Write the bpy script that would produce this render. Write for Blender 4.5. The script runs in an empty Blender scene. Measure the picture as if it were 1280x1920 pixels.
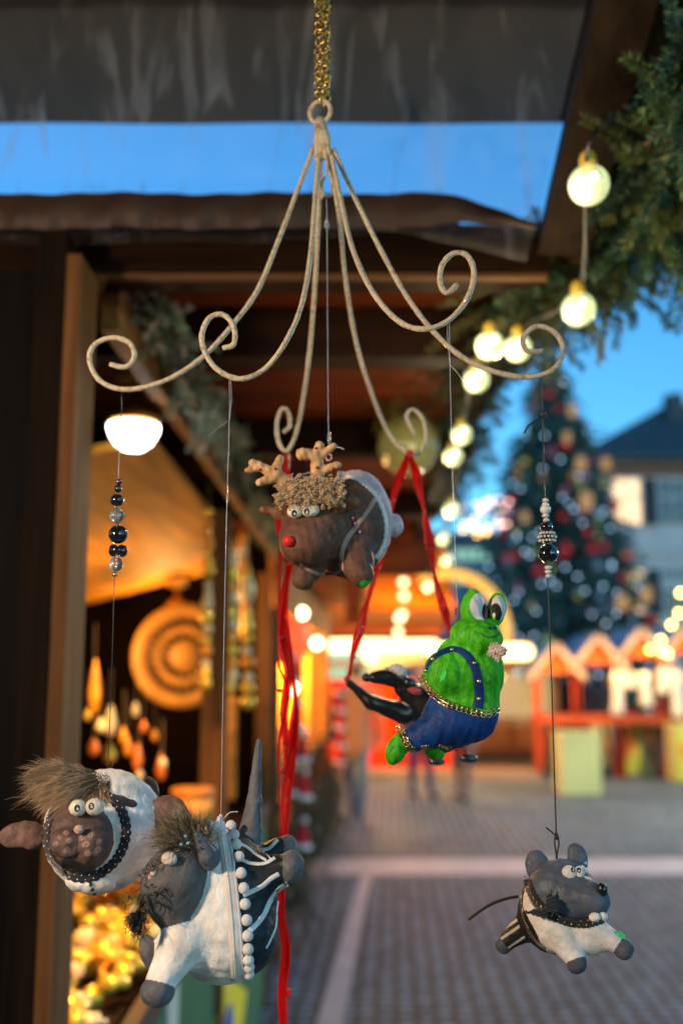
import bpy, math, random
import numpy as np
from mathutils import Vector, Matrix

random.seed(7); np.random.seed(7)
SC = bpy.context.scene
COL = SC.collection

# ------------------------------------------------------------------ camera
F = 1926.0                      # focal length in pixels of the 1280x1920 frame
PITCH = math.radians(9.0)
CAM = np.array([0.0, 0.0, 1.6])
FW = np.array([0, math.cos(PITCH), math.sin(PITCH)])
UP = np.array([0, -math.sin(PITCH), math.cos(PITCH)])
RT = np.array([1.0, 0, 0])
cd = bpy.data.cameras.new('camera')
cam = bpy.data.objects.new('camera', cd); COL.objects.link(cam)
cam.location = CAM
cam.rotation_euler = (math.pi / 2 + PITCH, 0, 0)
cd.sensor_fit = 'VERTICAL'; cd.sensor_height = 36.0
cd.lens = 36.0 * F / 1920.0
cd.clip_start = 0.02; cd.clip_end = 600
cd.dof.use_dof = True
cd.dof.focus_distance = 0.86
cd.dof.aperture_fstop = 3.1
SC.camera = cam

# ------------------------------------------------------------------ world (dusk sky)
w = bpy.data.worlds.new('World'); SC.world = w; w.use_nodes = True
nt = w.node_tree
bg = nt.nodes['Background']
sky = nt.nodes.new('ShaderNodeTexSky'); sky.sky_type = 'NISHITA'
sky.sun_disc = False
sky.sun_elevation = math.radians(6); sky.sun_rotation = math.radians(150)
sky.ozone_density = 4; sky.air_density = 1.0; sky.dust_density = 0.3
tint = nt.nodes.new('ShaderNodeMixRGB'); tint.blend_type = 'MULTIPLY'; tint.inputs[0].default_value = 1
tint.inputs[2].default_value = (0.66, 1.09, 1.14, 1)
hs = nt.nodes.new('ShaderNodeHueSaturation'); hs.inputs['Saturation'].default_value = 1.0
nt.links.new(sky.outputs[0], tint.inputs[1]); nt.links.new(tint.outputs[0], hs.inputs['Color'])
nt.links.new(hs.outputs[0], bg.inputs['Color'])
bg.inputs['Strength'].default_value = 0.15
SC.view_settings.view_transform = 'Standard'; SC.view_settings.look = 'None'
SC.view_settings.gamma = 1; SC.view_settings.exposure = 1.3
SC.cycles.use_denoising = True
SC.cycles.sample_clamp_indirect = 6
SC.cycles.max_bounces = 8; SC.cycles.transparent_max_bounces = 24
SC.cycles.caustics_reflective = False; SC.cycles.caustics_refractive = False

def A(*c): return np.array(c, float)
# ------------------------------------------------------------------ helpers
def P(px, py, Y):
    d = FW + RT * (px - 640) / F + UP * (960 - py) / F
    return CAM + d * (Y / d[1])

def ZC(py, Y):                       # height at which image row py meets the depth Y
    return float(P(640, py, Y)[2])

def XC(px, Y, py=1265):
    return float(P(px, py, Y)[0])

def tag(o, label=None, cat=None, group=None, kind=None):
    if label: o['label'] = label
    if cat: o['category'] = cat
    if group: o['group'] = group
    if kind: o['kind'] = kind
    return o

def empty(name, loc, label=None, cat=None, group=None, rz=0):
    o = bpy.data.objects.new(name, None); COL.objects.link(o)
    o.location = tuple(loc); o.rotation_euler = (0, 0, rz); o.empty_display_size = 0.05
    bpy.context.view_layer.update()
    return tag(o, label, cat, group)

def link(name, me, parent=None):
    o = bpy.data.objects.new(name, me); COL.objects.link(o)
    if parent is not None:
        o.parent = parent
        if parent.parent is None: o.matrix_parent_inverse = parent.matrix_basis.inverted()   # parts further down already sit at the origin
    return o

def copy_tree(o, loc, parent=None, rz=None):
    c = o.copy(); COL.objects.link(c)
    c.location = tuple(loc)
    if rz is not None: c.rotation_euler = (0, 0, rz)
    for ch in list(o.children):
        k = ch.copy(); COL.objects.link(k); k.parent = c
        for g in list(ch.children):
            m = g.copy(); COL.objects.link(m); m.parent = k
    return c

class MB:
    """collects shapes into ONE mesh"""
    def __init__(s): s.v = []; s.f = []; s.c = []; s.n = 0; s.mi = []
    def add(s, v, f, col=None, mi=0):
        v = np.asarray(v, float); s.v.append(v)
        s.f += [tuple(i + s.n for i in q) for q in f]
        s.mi += [mi] * len(f)
        if col is None: col = (0.8, 0.8, 0.8)
        col = np.asarray(col, float)
        s.c.append(np.tile(col, (len(v), 1)) if col.ndim == 1 else col)
        s.n += len(v); return s
    def box(s, a, b, col=None, mi=0, rz=0, c=None):
        x0, y0, z0 = a; x1, y1, z1 = b
        v = np.array([(x0,y0,z0),(x1,y0,z0),(x1,y1,z0),(x0,y1,z0),(x0,y0,z1),(x1,y0,z1),(x1,y1,z1),(x0,y1,z1)], float)
        if rz:
            cc = (v.min(0) + v.max(0)) / 2 if c is None else np.array(c, float)
            R = np.array([[math.cos(rz), -math.sin(rz), 0], [math.sin(rz), math.cos(rz), 0], [0, 0, 1]])
            v = (v - cc) @ R.T + cc
        return s.add(v, [(0,3,2,1),(4,5,6,7),(0,1,5,4),(1,2,6,5),(2,3,7,6),(3,0,4,7)], col, mi)
    def beam(s, p, q, w, h, col=None, mi=0, up=(0, 0, 1)):
        """rectangular bar from p to q, w across, h along 'up'"""
        p = np.array(p, float); q = np.array(q, float); d = q - p; d /= np.linalg.norm(d)
        u = np.array(up, float); sd = np.cross(d, u); sd /= np.linalg.norm(sd); u = np.cross(sd, d)
        v = []
        for c0 in (p, q):
            for a, b in ((-1,-1),(1,-1),(1,1),(-1,1)): v.append(c0 + sd*a*w/2 + u*b*h/2)
        return s.add(v, [(0,1,2,3),(7,6,5,4),(0,4,5,1),(1,5,6,2),(2,6,7,3),(3,7,4,0)], col, mi)
    def sphere(s, c, r, nu=12, nv=8, col=None, mi=0):
        r = np.array([r, r, r] if np.isscalar(r) else r, float); c = np.array(c, float)
        v = [c + r * (0, 0, 1)]
        for j in range(1, nv):
            t = math.pi * j / nv
            for i in range(nu):
                a = 2 * math.pi * i / nu
                v.append(c + r * (math.sin(t)*math.cos(a), math.sin(t)*math.sin(a), math.cos(t)))
        v.append(c + r * (0, 0, -1)); f = []
        for i in range(nu):
            f.append((0, 1 + i, 1 + (i+1) % nu))
            for j in range(nv - 2):
                a = 1 + j*nu; f.append((a+i, a+nu+i, a+nu+(i+1)%nu, a+(i+1)%nu))
            f.append((1+(nv-2)*nu+i, len(v)-1, 1+(nv-2)*nu+(i+1)%nu))
        return s.add(v, f, col, mi)
    def lathe(s, c, prof, n=16, axis=(0, 0, 1), col=None, mi=0):
        """prof: [(r, h)...] about axis through c"""
        ax = np.array(axis, float); ax /= np.linalg.norm(ax)
        t = np.array([1, 0, 0.]) if abs(ax[0]) < .9 else np.array([0, 1., 0])
        u = np.cross(ax, t); u /= np.linalg.norm(u); w_ = np.cross(ax, u); c = np.array(c, float)
        v = []; f = []
        for r, h in prof:
            for i in range(n):
                a = 2*math.pi*i/n; v.append(c + ax*h + (u*math.cos(a) + w_*math.sin(a))*max(r, 1e-5))
        for j in range(len(prof)-1):
            for i in range(n): f.append((j*n+i, j*n+(i+1)%n, (j+1)*n+(i+1)%n, (j+1)*n+i))
        f.append(tuple(range(n))[::-1]); f.append(tuple((len(prof)-1)*n+i for i in range(n)))
        return s.add(v, f, col, mi)
    def tube(s, pts, r, n=8, col=None, mi=0, closed=False):
        pts = np.asarray(pts, float); m = len(pts)
        r = np.full(m, r) if np.isscalar(r) else np.asarray(r, float)
        if closed: tg = np.roll(pts, -1, 0) - np.roll(pts, 1, 0)
        else: tg = np.gradient(pts, axis=0)
        tg /= np.linalg.norm(tg, axis=1)[:, None] + 1e-12
        a = np.array([0, 0, 1.]) if abs(tg[0][2]) < .9 else np.array([1., 0, 0])
        u = a - tg[0]*a.dot(tg[0]); u /= np.linalg.norm(u)
        v = []
        for i in range(m):
            u = u - tg[i]*u.dot(tg[i]); u /= np.linalg.norm(u) + 1e-12; w_ = np.cross(tg[i], u)
            for k in range(n):
                t = 2*math.pi*k/n; v.append(pts[i] + (u*math.cos(t) + w_*math.sin(t))*r[i])
        f = []
        for i in range(m if closed else m-1):
            b = ((i+1) % m)*n
            for k in range(n): f.append((i*n+k, i*n+(k+1)%n, b+(k+1)%n, b+k))
        if not closed:
            f.append(tuple(range(n))[::-1]); f.append(tuple((m-1)*n+k for k in range(n)))
        return s.add(v, f, col, mi)
    def torus(s, c, R, r, axis=(0, 1, 0), n=24, m=8, col=None, mi=0, a0=0, a1=2*math.pi, ell=1.0):
        ax = np.array(axis, float); ax /= np.linalg.norm(ax)
        t = np.array([0, 0, 1.]) if abs(ax[2]) < .9 else np.array([1., 0, 0])
        u = t - ax*t.dot(ax); u /= np.linalg.norm(u); w_ = np.cross(ax, u)
        full = abs(a1-a0-2*math.pi) < 1e-6
        ang = np.linspace(a0, a1, n, endpoint=not full)
        pts = [np.array(c) + (u*math.cos(a)*ell + w_*math.sin(a))*R for a in ang]
        return s.tube(pts, r, m, col, mi, closed=full)
    def build(s, name, mat, parent=None, smooth=False):
        me = bpy.data.meshes.new(name)
        v = np.concatenate(s.v) if s.v else np.zeros((0, 3))
        me.from_pydata(v.tolist(), [], s.f)
        for m_ in (mat if isinstance(mat, (list, tuple)) else [mat]): me.materials.append(m_)
        if isinstance(mat, (list, tuple)): me.polygons.foreach_set('material_index', s.mi)
        at = me.color_attributes.new('paint', 'FLOAT_COLOR', 'POINT')
        c = np.concatenate(s.c); at.data.foreach_set('color', np.hstack([c, np.ones((len(c), 1))]).astype(np.float32).ravel())
        if smooth: me.polygons.foreach_set('use_smooth', [True]*len(me.polygons))
        me.update()
        return link(name, me, parent)

def spline(pts, n=8):
    """Catmull-Rom through pts (any dimension)"""
    p = np.asarray(pts, float); p = np.vstack([2*p[0]-p[1], p, 2*p[-1]-p[-2]])
    out = []
    for i in range(1, len(p)-2):
        for t in np.linspace(0, 1, n, endpoint=False):
            a, b, c, d = p[i-1], p[i], p[i+1], p[i+2]
            out.append(.5*((2*b) + (c-a)*t + (2*a-5*b+4*c-d)*t*t + (3*b-a-3*c+d)*t**3))
    out.append(p[-2]); return np.array(out)

def rp(pts): return [P(*q) for q in pts]
def ease(pts):     # (px, py, Y) control points -> smooth world path
    return np.array([P(*q) for q in spline(pts, 7)])
# ------------------------------------------------------------------ materials
def new_mat(name):
    m = bpy.data.materials.new(name); m.use_nodes = True
    return m, m.node_tree, m.node_tree.nodes['Principled BSDF']

def vn(p, wl, seed=0):
    rs = np.random.RandomState(seed+100); p = np.asarray(p, float); n = 0
    for i in range(9): n = n + np.sin(p @ (rs.normal(size=3)*3.6/wl) + rs.rand()*6.28)
    return np.clip(.5+n*.16, 0, 1)

def mat(name, col, rough=.6, metal=0, var=.25, scale=8, bump=.0, bscale=None, stretch=(1, 1, 1), spec=.5, emit=None, estr=0, alpha=None, trans=None, coat=0, dist=.002):
    m, t, b = new_mat(name); N = t.nodes.new; L = t.links.new
    tc = N('ShaderNodeTexCoord'); mp = N('ShaderNodeMapping'); mp.inputs['Scale'].default_value = stretch
    L(tc.outputs['Object'], mp.inputs[0])
    if var:
        no = N('ShaderNodeTexNoise'); no.inputs['Scale'].default_value = scale; no.inputs['Detail'].default_value = 6
        L(mp.outputs[0], no.inputs['Vector'])
        cr = N('ShaderNodeValToRGB'); cr.color_ramp.elements[0].position = .3; cr.color_ramp.elements[1].position = .7
        cr.color_ramp.elements[0].color = tuple(c*(1-var) for c in col) + (1,)
        cr.color_ramp.elements[1].color = tuple(min(1, c*(1+var)) for c in col) + (1,)
        L(no.outputs[0], cr.inputs[0]); L(cr.outputs[0], b.inputs['Base Color'])
    else: b.inputs['Base Color'].default_value = tuple(col) + (1,)
    if bump:
        n2 = N('ShaderNodeTexNoise'); n2.inputs['Scale'].default_value = bscale or scale*3; n2.inputs['Detail'].default_value = 8
        L(mp.outputs[0], n2.inputs['Vector'])
        bp = N('ShaderNodeBump'); bp.inputs['Strength'].default_value = bump; bp.inputs['Distance'].default_value = dist
        L(n2.outputs[0], bp.inputs['Height']); L(bp.outputs[0], b.inputs['Normal'])
    b.inputs['Roughness'].default_value = rough; b.inputs['Metallic'].default_value = metal
    b.inputs['Specular IOR Level'].default_value = spec; b.inputs['Coat Weight'].default_value = coat
    if emit: b.inputs['Emission Color'].default_value = tuple(emit)+(1,); b.inputs['Emission Strength'].default_value = estr
    if alpha is not None: b.inputs['Alpha'].default_value = alpha
    if trans is not None: b.inputs['Transmission Weight'].default_value = trans
    return m

def painted(name, rough=.55, bump=.3, bscale=600, dist=.0006, var=.12, metal=0, coat=0, lump=0, spec=.5, sheen=0):
    """surface whose own colours come from the mesh's painted colour attribute"""
    m, t, b = new_mat(name); N = t.nodes.new; L = t.links.new
    at = N('ShaderNodeAttribute'); at.attribute_name = 'paint'
    tc = N('ShaderNodeTexCoord')
    no = N('ShaderNodeTexNoise'); no.inputs['Scale'].default_value = bscale*.12; no.inputs['Detail'].default_value = 7
    L(tc.outputs['Object'], no.inputs['Vector'])
    mr = N('ShaderNodeMapRange'); mr.inputs[1].default_value = .3; mr.inputs[2].default_value = .7
    mr.inputs[3].default_value = 1-var; mr.inputs[4].default_value = 1+var
    L(no.outputs[0], mr.inputs[0])
    mx = N('ShaderNodeVectorMath'); mx.operation = 'SCALE'
    L(at.outputs['Color'], mx.inputs[0]); L(mr.outputs[0], mx.inputs['Scale']); L(mx.outputs[0], b.inputs['Base Color'])
    if bump:
        n2 = N('ShaderNodeTexNoise'); n2.inputs['Scale'].default_value = bscale; n2.inputs['Detail'].default_value = 5
        n2.inputs['Distortion'].default_value = .6
        L(tc.outputs['Object'], n2.inputs['Vector'])
        ad = N('ShaderNodeMath'); ad.operation = 'MULTIPLY_ADD'; ad.inputs[1].default_value = 2.5
        L(no.outputs[0], ad.inputs[0]); L(n2.outputs[0], ad.inputs[2])
        bp = N('ShaderNodeBump'); bp.inputs['Strength'].default_value = bump; bp.inputs['Distance'].default_value = dist
        L(ad.outputs[0], bp.inputs['Height']); L(bp.outputs[0], b.inputs['Normal'])
    b.inputs['Roughness'].default_value = rough; b.inputs['Metallic'].default_value = metal; b.inputs['Coat Weight'].default_value = coat
    b.inputs['Specular IOR Level'].default_value = spec; b.inputs['Sheen Weight'].default_value = sheen
    return m

def wood(name, col, along='Z', scale=6, rough=.7, var=.45, spec=.15):
    st = {'X': (.12, 1.6, 1.6), 'Y': (1.6, .12, 1.6), 'Z': (1.6, 1.6, .12)}[along]
    return mat(name, col, rough, 0, var, scale*4, .5, scale*14, st, spec=spec, dist=.003)

def glow(name, col, s):
    m, t, b = new_mat(name)
    b.inputs['Base Color'].default_value = tuple(c*.12 for c in col)+(1,)
    b.inputs['Emission Color'].default_value = tuple(col)+(1,); b.inputs['Emission Strength'].default_value = s
    return m

def point(loc, power, col, r=.03, name='lamp_light', parent=None, spot=None, aim=None):
    l = bpy.data.lights.new(name, 'SPOT' if spot else 'POINT')
    if spot: l.spot_size = math.radians(spot); l.spot_blend = .6
    l.energy = power; l.color = col; l.shadow_soft_size = r
    o = bpy.data.objects.new(name, l); COL.objects.link(o); o.location = tuple(loc)
    if aim is not None: o.rotation_euler = Vector(tuple(aim)).to_track_quat('-Z', 'Y').to_euler()
    if parent is not None:
        o.parent = parent; o.matrix_parent_inverse = parent.matrix_basis.inverted()
    return o

M = {}
M['clay'] = painted('painted_clay', .58, .75, 380, .0011, var=.24, spec=.3)
M['clay_satin'] = painted('satin_painted_clay', .48, .7, 260, .0010, var=.25, spec=.3)
M['gloss'] = painted('glossy_paint', .3, .1, 200, .0005, coat=.4)
M['hair'] = painted('fur', .45, 0, 300, var=.1, spec=.3)
M['cloth'] = painted('cloth', .85, .6, 900, .0008, sheen=.3)
M['plain'] = painted('painted_surface', .6, .2, 60, .002, var=.2)
M['metalp'] = painted('coloured_metal', .28, .3, 500, .0005, metal=1)
M['bead_black'] = mat('black_glass_bead', (.008, .009, .012), .06, 0, 0, coat=1)
M['bead_white'] = mat('white_bead', (.75, .72, .66), .25, 0, 0)
M['crystal'] = mat('clear_crystal', (.95, .95, .92), .05, 0, 0, trans=.85)
M['gem_red'] = mat('red_gem', (.25, .005, .03), .08, 0, 0, coat=1)
M['gem_blue'] = mat('pale_gem', (.35, .65, .9), .08, .6, 0, coat=1)
M['gold'] = mat('gold_trim', (.75, .5, .2), .25, 1, .2, 200)
M['nylon'] = mat('nylon_line', (.75, .78, .85), .2, 0, 0, trans=.3)
M['black_cord'] = mat('black_cord', (.012, .012, .014), .5, 0, 0)
M['wire_dark'] = mat('dark_wire', (.05, .05, .055), .25, .9, 0)
M['chain'] = mat('antique_gold_chain', (.50, .33, .10), .2, 1, .5, 120)
M['organza'] = mat('red_organza', (.50, .008, .010), .35, 0, .25, 60, .3, 300, trans=0)
# glittery champagne lacquer of the wire mobile
def glitter(name):
    m, t, b = new_mat(name); N = t.nodes.new; L = t.links.new
    tc = N('ShaderNodeTexCoord')
    vo = N('ShaderNodeTexVoronoi'); vo.inputs['Scale'].default_value = 900; L(tc.outputs['Object'], vo.inputs['Vector'])
    cr = N('ShaderNodeValToRGB'); cr.color_ramp.interpolation = 'CONSTANT'
    cr.color_ramp.elements[0].color = (0, 0, 0, 1); cr.color_ramp.elements[1].position = .93; cr.color_ramp.elements[1].color = (1, 1, 1, 1)
    L(vo.outputs['Color'], cr.inputs[0])
    no = N('ShaderNodeTexNoise'); no.inputs['Scale'].default_value = 260; no.inputs['Detail'].default_value = 6; L(tc.outputs['Object'], no.inputs['Vector'])
    c2 = N('ShaderNodeValToRGB'); c2.color_ramp.elements[0].position = .27; c2.color_ramp.elements[0].color = (.28, .19, .10, 1)
    c2.color_ramp.elements[1].position = .5; c2.color_ramp.elements[1].color = (.62, .52, .37, 1)
    L(no.outputs[0], c2.inputs[0])
    mx = N('ShaderNodeMixRGB'); L(cr.outputs[0], mx.inputs[0]); L(c2.outputs[0], mx.inputs[1]); mx.inputs[2].default_value = (1, .95, .8, 1)
    L(mx.outputs[0], b.inputs['Base Color']); L(cr.outputs[0], b.inputs['Metallic'])
    r = N('ShaderNodeMapRange'); r.inputs[3].default_value = .5; r.inputs[4].default_value = .12; L(cr.outputs[0], r.inputs[0]); L(r.outputs[0], b.inputs['Roughness'])
    bp = N('ShaderNodeBump'); bp.inputs['Strength'].default_value = .8; bp.inputs['Distance'].default_value = .0008
    ad = N('ShaderNodeMath'); ad.operation = 'ADD'; L(no.outputs[0], ad.inputs[0]); L(vo.outputs['Distance'], ad.inputs[1])
    L(ad.outputs[0], bp.inputs['Height']); L(bp.outputs[0], b.inputs['Normal'])
    return m
M['glitter'] = glitter('champagne_glitter_lacquer')

# ------------------------------------------------------------------ sculpting: smooth unions of solids turned into a mesh
class Frame:
    """a figure's own axes: x right, y down, d away; one unit is about half a millimetre"""
    def __init__(s, cx, cy, Y):
        s.c = np.array([cx, cy]); s.O = P(cx, cy, Y)
        r = s.O - CAM; R = np.linalg.norm(r); s.d = r / R
        cosf = s.d.dot(FW); s.s = R * cosf**1.5 / F
        s.r = np.cross(s.d, [0, 0, 1.]); s.r /= np.linalg.norm(s.r); s.u = np.cross(s.r, s.d)
        s.B = np.stack([s.r, -s.u, s.d])
    def __call__(s, p):
        p = np.asarray(p, float); one = p.ndim == 1; p = np.atleast_2d(p)
        q = np.stack([p[:, 0]-s.c[0], p[:, 1]-s.c[1], p[:, 2]], 1) @ s.B * s.s + s.O
        return q[0] if one else q

def E(part, c, r, rz=0, ry=0, k=6): return ('e', part, np.array(c, float), np.array(r, float), rz, ry, k)
def C(part, a, b, ra, rb, k=8): return ('c', part, np.array(a, float), np.array(b, float), ra, rb, k)

def pdist(pr, p):
    if pr[0] == 'e':
        q = p - pr[2]
        if pr[4]:
            a = math.radians(pr[4]); c, s = math.cos(a), math.sin(a)
            q = np.stack([q[..., 0]*c + q[..., 1]*s, -q[..., 0]*s + q[..., 1]*c, q[..., 2]], -1)
        if pr[5]:
            a = math.radians(pr[5]); c, s = math.cos(a), math.sin(a)
            q = np.stack([q[..., 0]*c + q[..., 2]*s, q[..., 1], -q[..., 0]*s + q[..., 2]*c], -1)
        r = pr[3]; k0 = np.sqrt((q/r*q/r).sum(-1)); k1 = np.sqrt(((q/(r*r))**2).sum(-1)) + 1e-9
        return k0*(k0-1)/k1
    a, b, ra, rb = pr[2], pr[3], pr[4], pr[5]
    ba = b-a; t = np.clip(((p-a)*ba).sum(-1)/ba.dot(ba), 0, 1)
    return np.linalg.norm(p - a - t[..., None]*ba, axis=-1) - (ra + (rb-ra)*t)

def smin(a, b, k):
    h = np.maximum(k - np.abs(a-b), 0)/k
    return np.minimum(a, b) - h*h*k*.25

class Sculpt:
    def __init__(s, prims, amp=.5, wl=14, seed=1):
        s.pr = prims; rs = np.random.RandomState(seed)
        s.w = rs.normal(size=(7, 3)) / wl * 1.6; s.ph = rs.rand(7)*6.28; s.amp = amp
    def noise(s, p):
        n = 0
        for a, ph in zip(s.w, s.ph): n = n + np.sin(p @ a * 2 + ph)
        return n * s.amp * .38
    def ev(s, p):
        f = None
        for pr in s.pr:
            d = pdist(pr, p); f = d if f is None else smin(f, d, pr[6])
        return f + s.noise(p)
    def front(s, x, y, lo=-220, hi=150):
        """nearest surface depth under (x, y) (arrays)"""
        x = np.atleast_1d(np.asarray(x, float)); y = np.atleast_1d(np.asarray(y, float))
        ds = np.arange(lo, hi, 2.0)
        p = np.stack([np.repeat(x[:, None], len(ds), 1), np.repeat(y[:, None], len(ds), 1), np.repeat(ds[None], len(x), 0)], -1)
        f = s.ev(p); ins = f < 0; i = np.argmax(ins, 1); ok = ins.any(1); i = np.clip(i, 1, None)
        a = f[np.arange(len(x)), i-1]; b = f[np.arange(len(x)), i]
        d = ds[i-1] + 2*a/(a-b+1e-9)
        if not ok.all():
            best = ds[np.argmin(f, 1)]; d = np.where(ok, d, best)
        return d
    def mesh(s, vox):
        lo = np.min([np.minimum(p[2]-max(p[3]) if p[0] == 'e' else np.minimum(p[2]-p[4], p[3]-p[5]), 1e9) for p in s.pr], 0) - 5*vox
        hi = np.max([p[2]+max(p[3]) if p[0] == 'e' else np.maximum(p[2]+p[4], p[3]+p[5]) for p in s.pr], 0) + 5*vox
        n = np.ceil((hi-lo)/vox).astype(int)+1
        ax = [lo[i] + np.arange(n[i])*vox for i in range(3)]
        f = np.full(n, 1e3, np.float32)
        for pr in s.pr:
            m = pr[6]+6*vox
            if pr[0] == 'e': a = pr[2]-max(pr[3])-m; b = pr[2]+max(pr[3])+m
            else: a = np.minimum(pr[2]-pr[4], pr[3]-pr[5])-m; b = np.maximum(pr[2]+pr[4], pr[3]+pr[5])+m
            i0 = np.clip(((a-lo)/vox).astype(int), 0, n-1); i1 = np.clip(((b-lo)/vox).astype(int)+2, 1, n)
            g = np.stack(np.meshgrid(*[ax[i][i0[i]:i1[i]] for i in range(3)], indexing='ij'), -1)
            sl = tuple(slice(i0[i], i1[i]) for i in range(3))
            f[sl] = smin(f[sl], pdist(pr, g), pr[6])
        band = np.abs(f) < 5*vox
        ii = np.argwhere(band); f[band] += s.noise(lo + ii*vox)
        S = f < 0
        cs = [(i, j, k) for i in (0, 1) for j in (0, 1) for k in (0, 1)]
        sub = lambda A, o: A[o[0]:A.shape[0]-1+o[0], o[1]:A.shape[1]-1+o[1], o[2]:A.shape[2]-1+o[2]]
        cnt = sum(sub(S, o).astype(np.int8) for o in cs); mk = (cnt > 0) & (cnt < 8)
        idx = -np.ones(mk.shape, np.int64); cells = np.argwhere(mk); idx[mk] = np.arange(len(cells))
        vals = {o: f[cells[:, 0]+o[0], cells[:, 1]+o[1], cells[:, 2]+o[2]] for o in cs}
        acc = np.zeros((len(cells), 3)); num = np.zeros(len(cells))
        for o in cs:
            for a in range(3):
                if o[a] == 0:
                    q = list(o); q[a] = 1; q = tuple(q); v0, v1 = vals[o], vals[q]
                    c = (v0 < 0) != (v1 < 0); t = np.where(c, v0/(v0-v1+1e-12), 0)
                    pos = np.array(o, float)[None]+np.zeros((len(cells), 3)); pos[:, a] = t
                    acc += pos*c[:, None]; num += c
        V = lo + (cells + acc/num[:, None])*vox
        Q = []
        for a in range(3):
            b, c = (a+1) % 3, (a+2) % 3
            s0 = [slice(1, -1)]*3; s1 = [slice(1, -1)]*3; s0[a] = slice(0, -1); s1[a] = slice(1, None)
            A, B = S[tuple(s0)], S[tuple(s1)]; cr = np.argwhere(A != B)
            if not len(cr): continue
            ins = A[A != B]; off = np.array([1, 1, 1]); off[a] = 0; e = cr+off
            def cell(db, dc):
                q = e.copy(); q[:, b] += db; q[:, c] += dc; return idx[q[:, 0], q[:, 1], q[:, 2]]
            q4 = np.stack([cell(-1, -1), cell(0, -1), cell(0, 0), cell(-1, 0)], 1)
            q4[~ins] = q4[~ins][:, ::-1]; Q.append(q4)
        Q = np.concatenate(Q)
        return V, Q
    def build(s, fr, parent, paint, mats, vox=2.0, relabel=None, dflt=None):
        """splits the one smooth surface into its parts; paint(part, p)->rgb; mats: part->material"""
        V, Q = s.mesh(vox)
        h = .3*vox; G = np.stack([s.ev(V+np.eye(3)[i]*h) - s.ev(V-np.eye(3)[i]*h) for i in range(3)], 1)
        G /= np.linalg.norm(G, axis=1)[:, None]+1e-9
        D = np.stack([pdist(pr, V) for pr in s.pr], 1); lab = np.argmin(D, 1)
        names = [pr[1] for pr in s.pr]; keys = sorted(set(names), key=names.index)
        kid = np.array([keys.index(n) for n in names])[lab]
        extra = []
        if relabel is not None:
            kid, keys = relabel(kid, keys, V)
        fc = V[Q].mean(1); fk = np.array([np.bincount(r, minlength=len(keys)).argmax() for r in kid[Q]])
        if relabel is not None: fk, _ = relabel(fk, keys, fc)
        W = fr(V); Wn = G @ fr.B
        cols = np.zeros((len(V), 3))
        out = {}
        for i, key in enumerate(keys):
            q = Q[fk == i]
            if not len(q): continue
            u, inv = np.unique(q, return_inverse=True); inv = inv.reshape(q.shape)
            part = key.split('.')[0]
            me = bpy.data.meshes.new(part); me.from_pydata(W[u].tolist(), [], inv.tolist())
            c = np.clip(np.asarray(paint(part, V[u]), float), 0, 1)
            if c.ndim == 1: c = np.tile(c, (len(u), 1))
            at = me.color_attributes.new('paint', 'FLOAT_COLOR', 'POINT')
            at.data.foreach_set('color', np.hstack([c, np.ones((len(c), 1))]).astype(np.float32).ravel())
            me.polygons.foreach_set('use_smooth', [True]*len(me.polygons))
            me.materials.append(mats.get(part, mats[None])); me.update()
            me.normals_split_custom_set_from_vertices(Wn[u].tolist())
            out[key] = link(part, me, parent)
        return out

def band(mb, sc, fr, path, w, lift=1.0, col=None, n=8, cross=4, scal=0, period=10, thick=1.2, spl=True, prj=True):
    """a strip laid on the figure's surface along an (x, y) path; w in units"""
    p = spline(path, n) if spl else np.asarray(path, float)
    t = np.gradient(p[:, :2], axis=0); t /= np.linalg.norm(t, axis=1)[:, None]+1e-9; nrm = np.stack([-t[:, 1], t[:, 0]], 1)
    L = np.concatenate([[0], np.cumsum(np.linalg.norm(np.diff(p[:, :2], axis=0), axis=1))])
    ww = w + scal*np.abs(np.sin(L*math.pi/period)) if np.isscalar(w) else np.interp(np.linspace(0, 1, len(p)), np.linspace(0, 1, len(w)), w)
    rows = []
    for j in np.linspace(-1, 1, cross):
        xy = p[:, :2] + nrm*(j*ww/2)[:, None]
        d = sc.front(xy[:, 0], xy[:, 1]) - lift - thick*(1-j*j)
        rows.append(fr(np.column_stack([xy, d])))
    lowr = [fr(np.column_stack([p[:, :2]+nrm*(j*ww/2)[:, None], sc.front(*(p[:, :2]+nrm*(j*ww/2)[:, None]).T)+1.0])) for j in (-1, 1)]
    rows = [lowr[0]] + rows + [lowr[1]]; m = len(p)
    v = np.concatenate(rows); f = []
    for j in range(len(rows)-1):
        for i in range(m-1): f.append((j*m+i, j*m+i+1, (j+1)*m+i+1, (j+1)*m+i))
    mb.add(v, f, col); return p

def clump(roots, dr, ln, k, rs, mix=.7):
    """gathers hairs into tufts that share a tip"""
    c = rs.choice(len(roots), k, replace=False); d2 = ((roots[:, None, :]-roots[c][None])**2).sum(-1); j = c[np.argmin(d2, 1)]
    tip = roots[j]+dr[j]*ln[j][:, None]; own = roots+dr*ln[:, None]; t = own*(1-mix)+tip*mix; v = t-roots; l = np.linalg.norm(v, axis=1)
    return v/l[:, None], l

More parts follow.
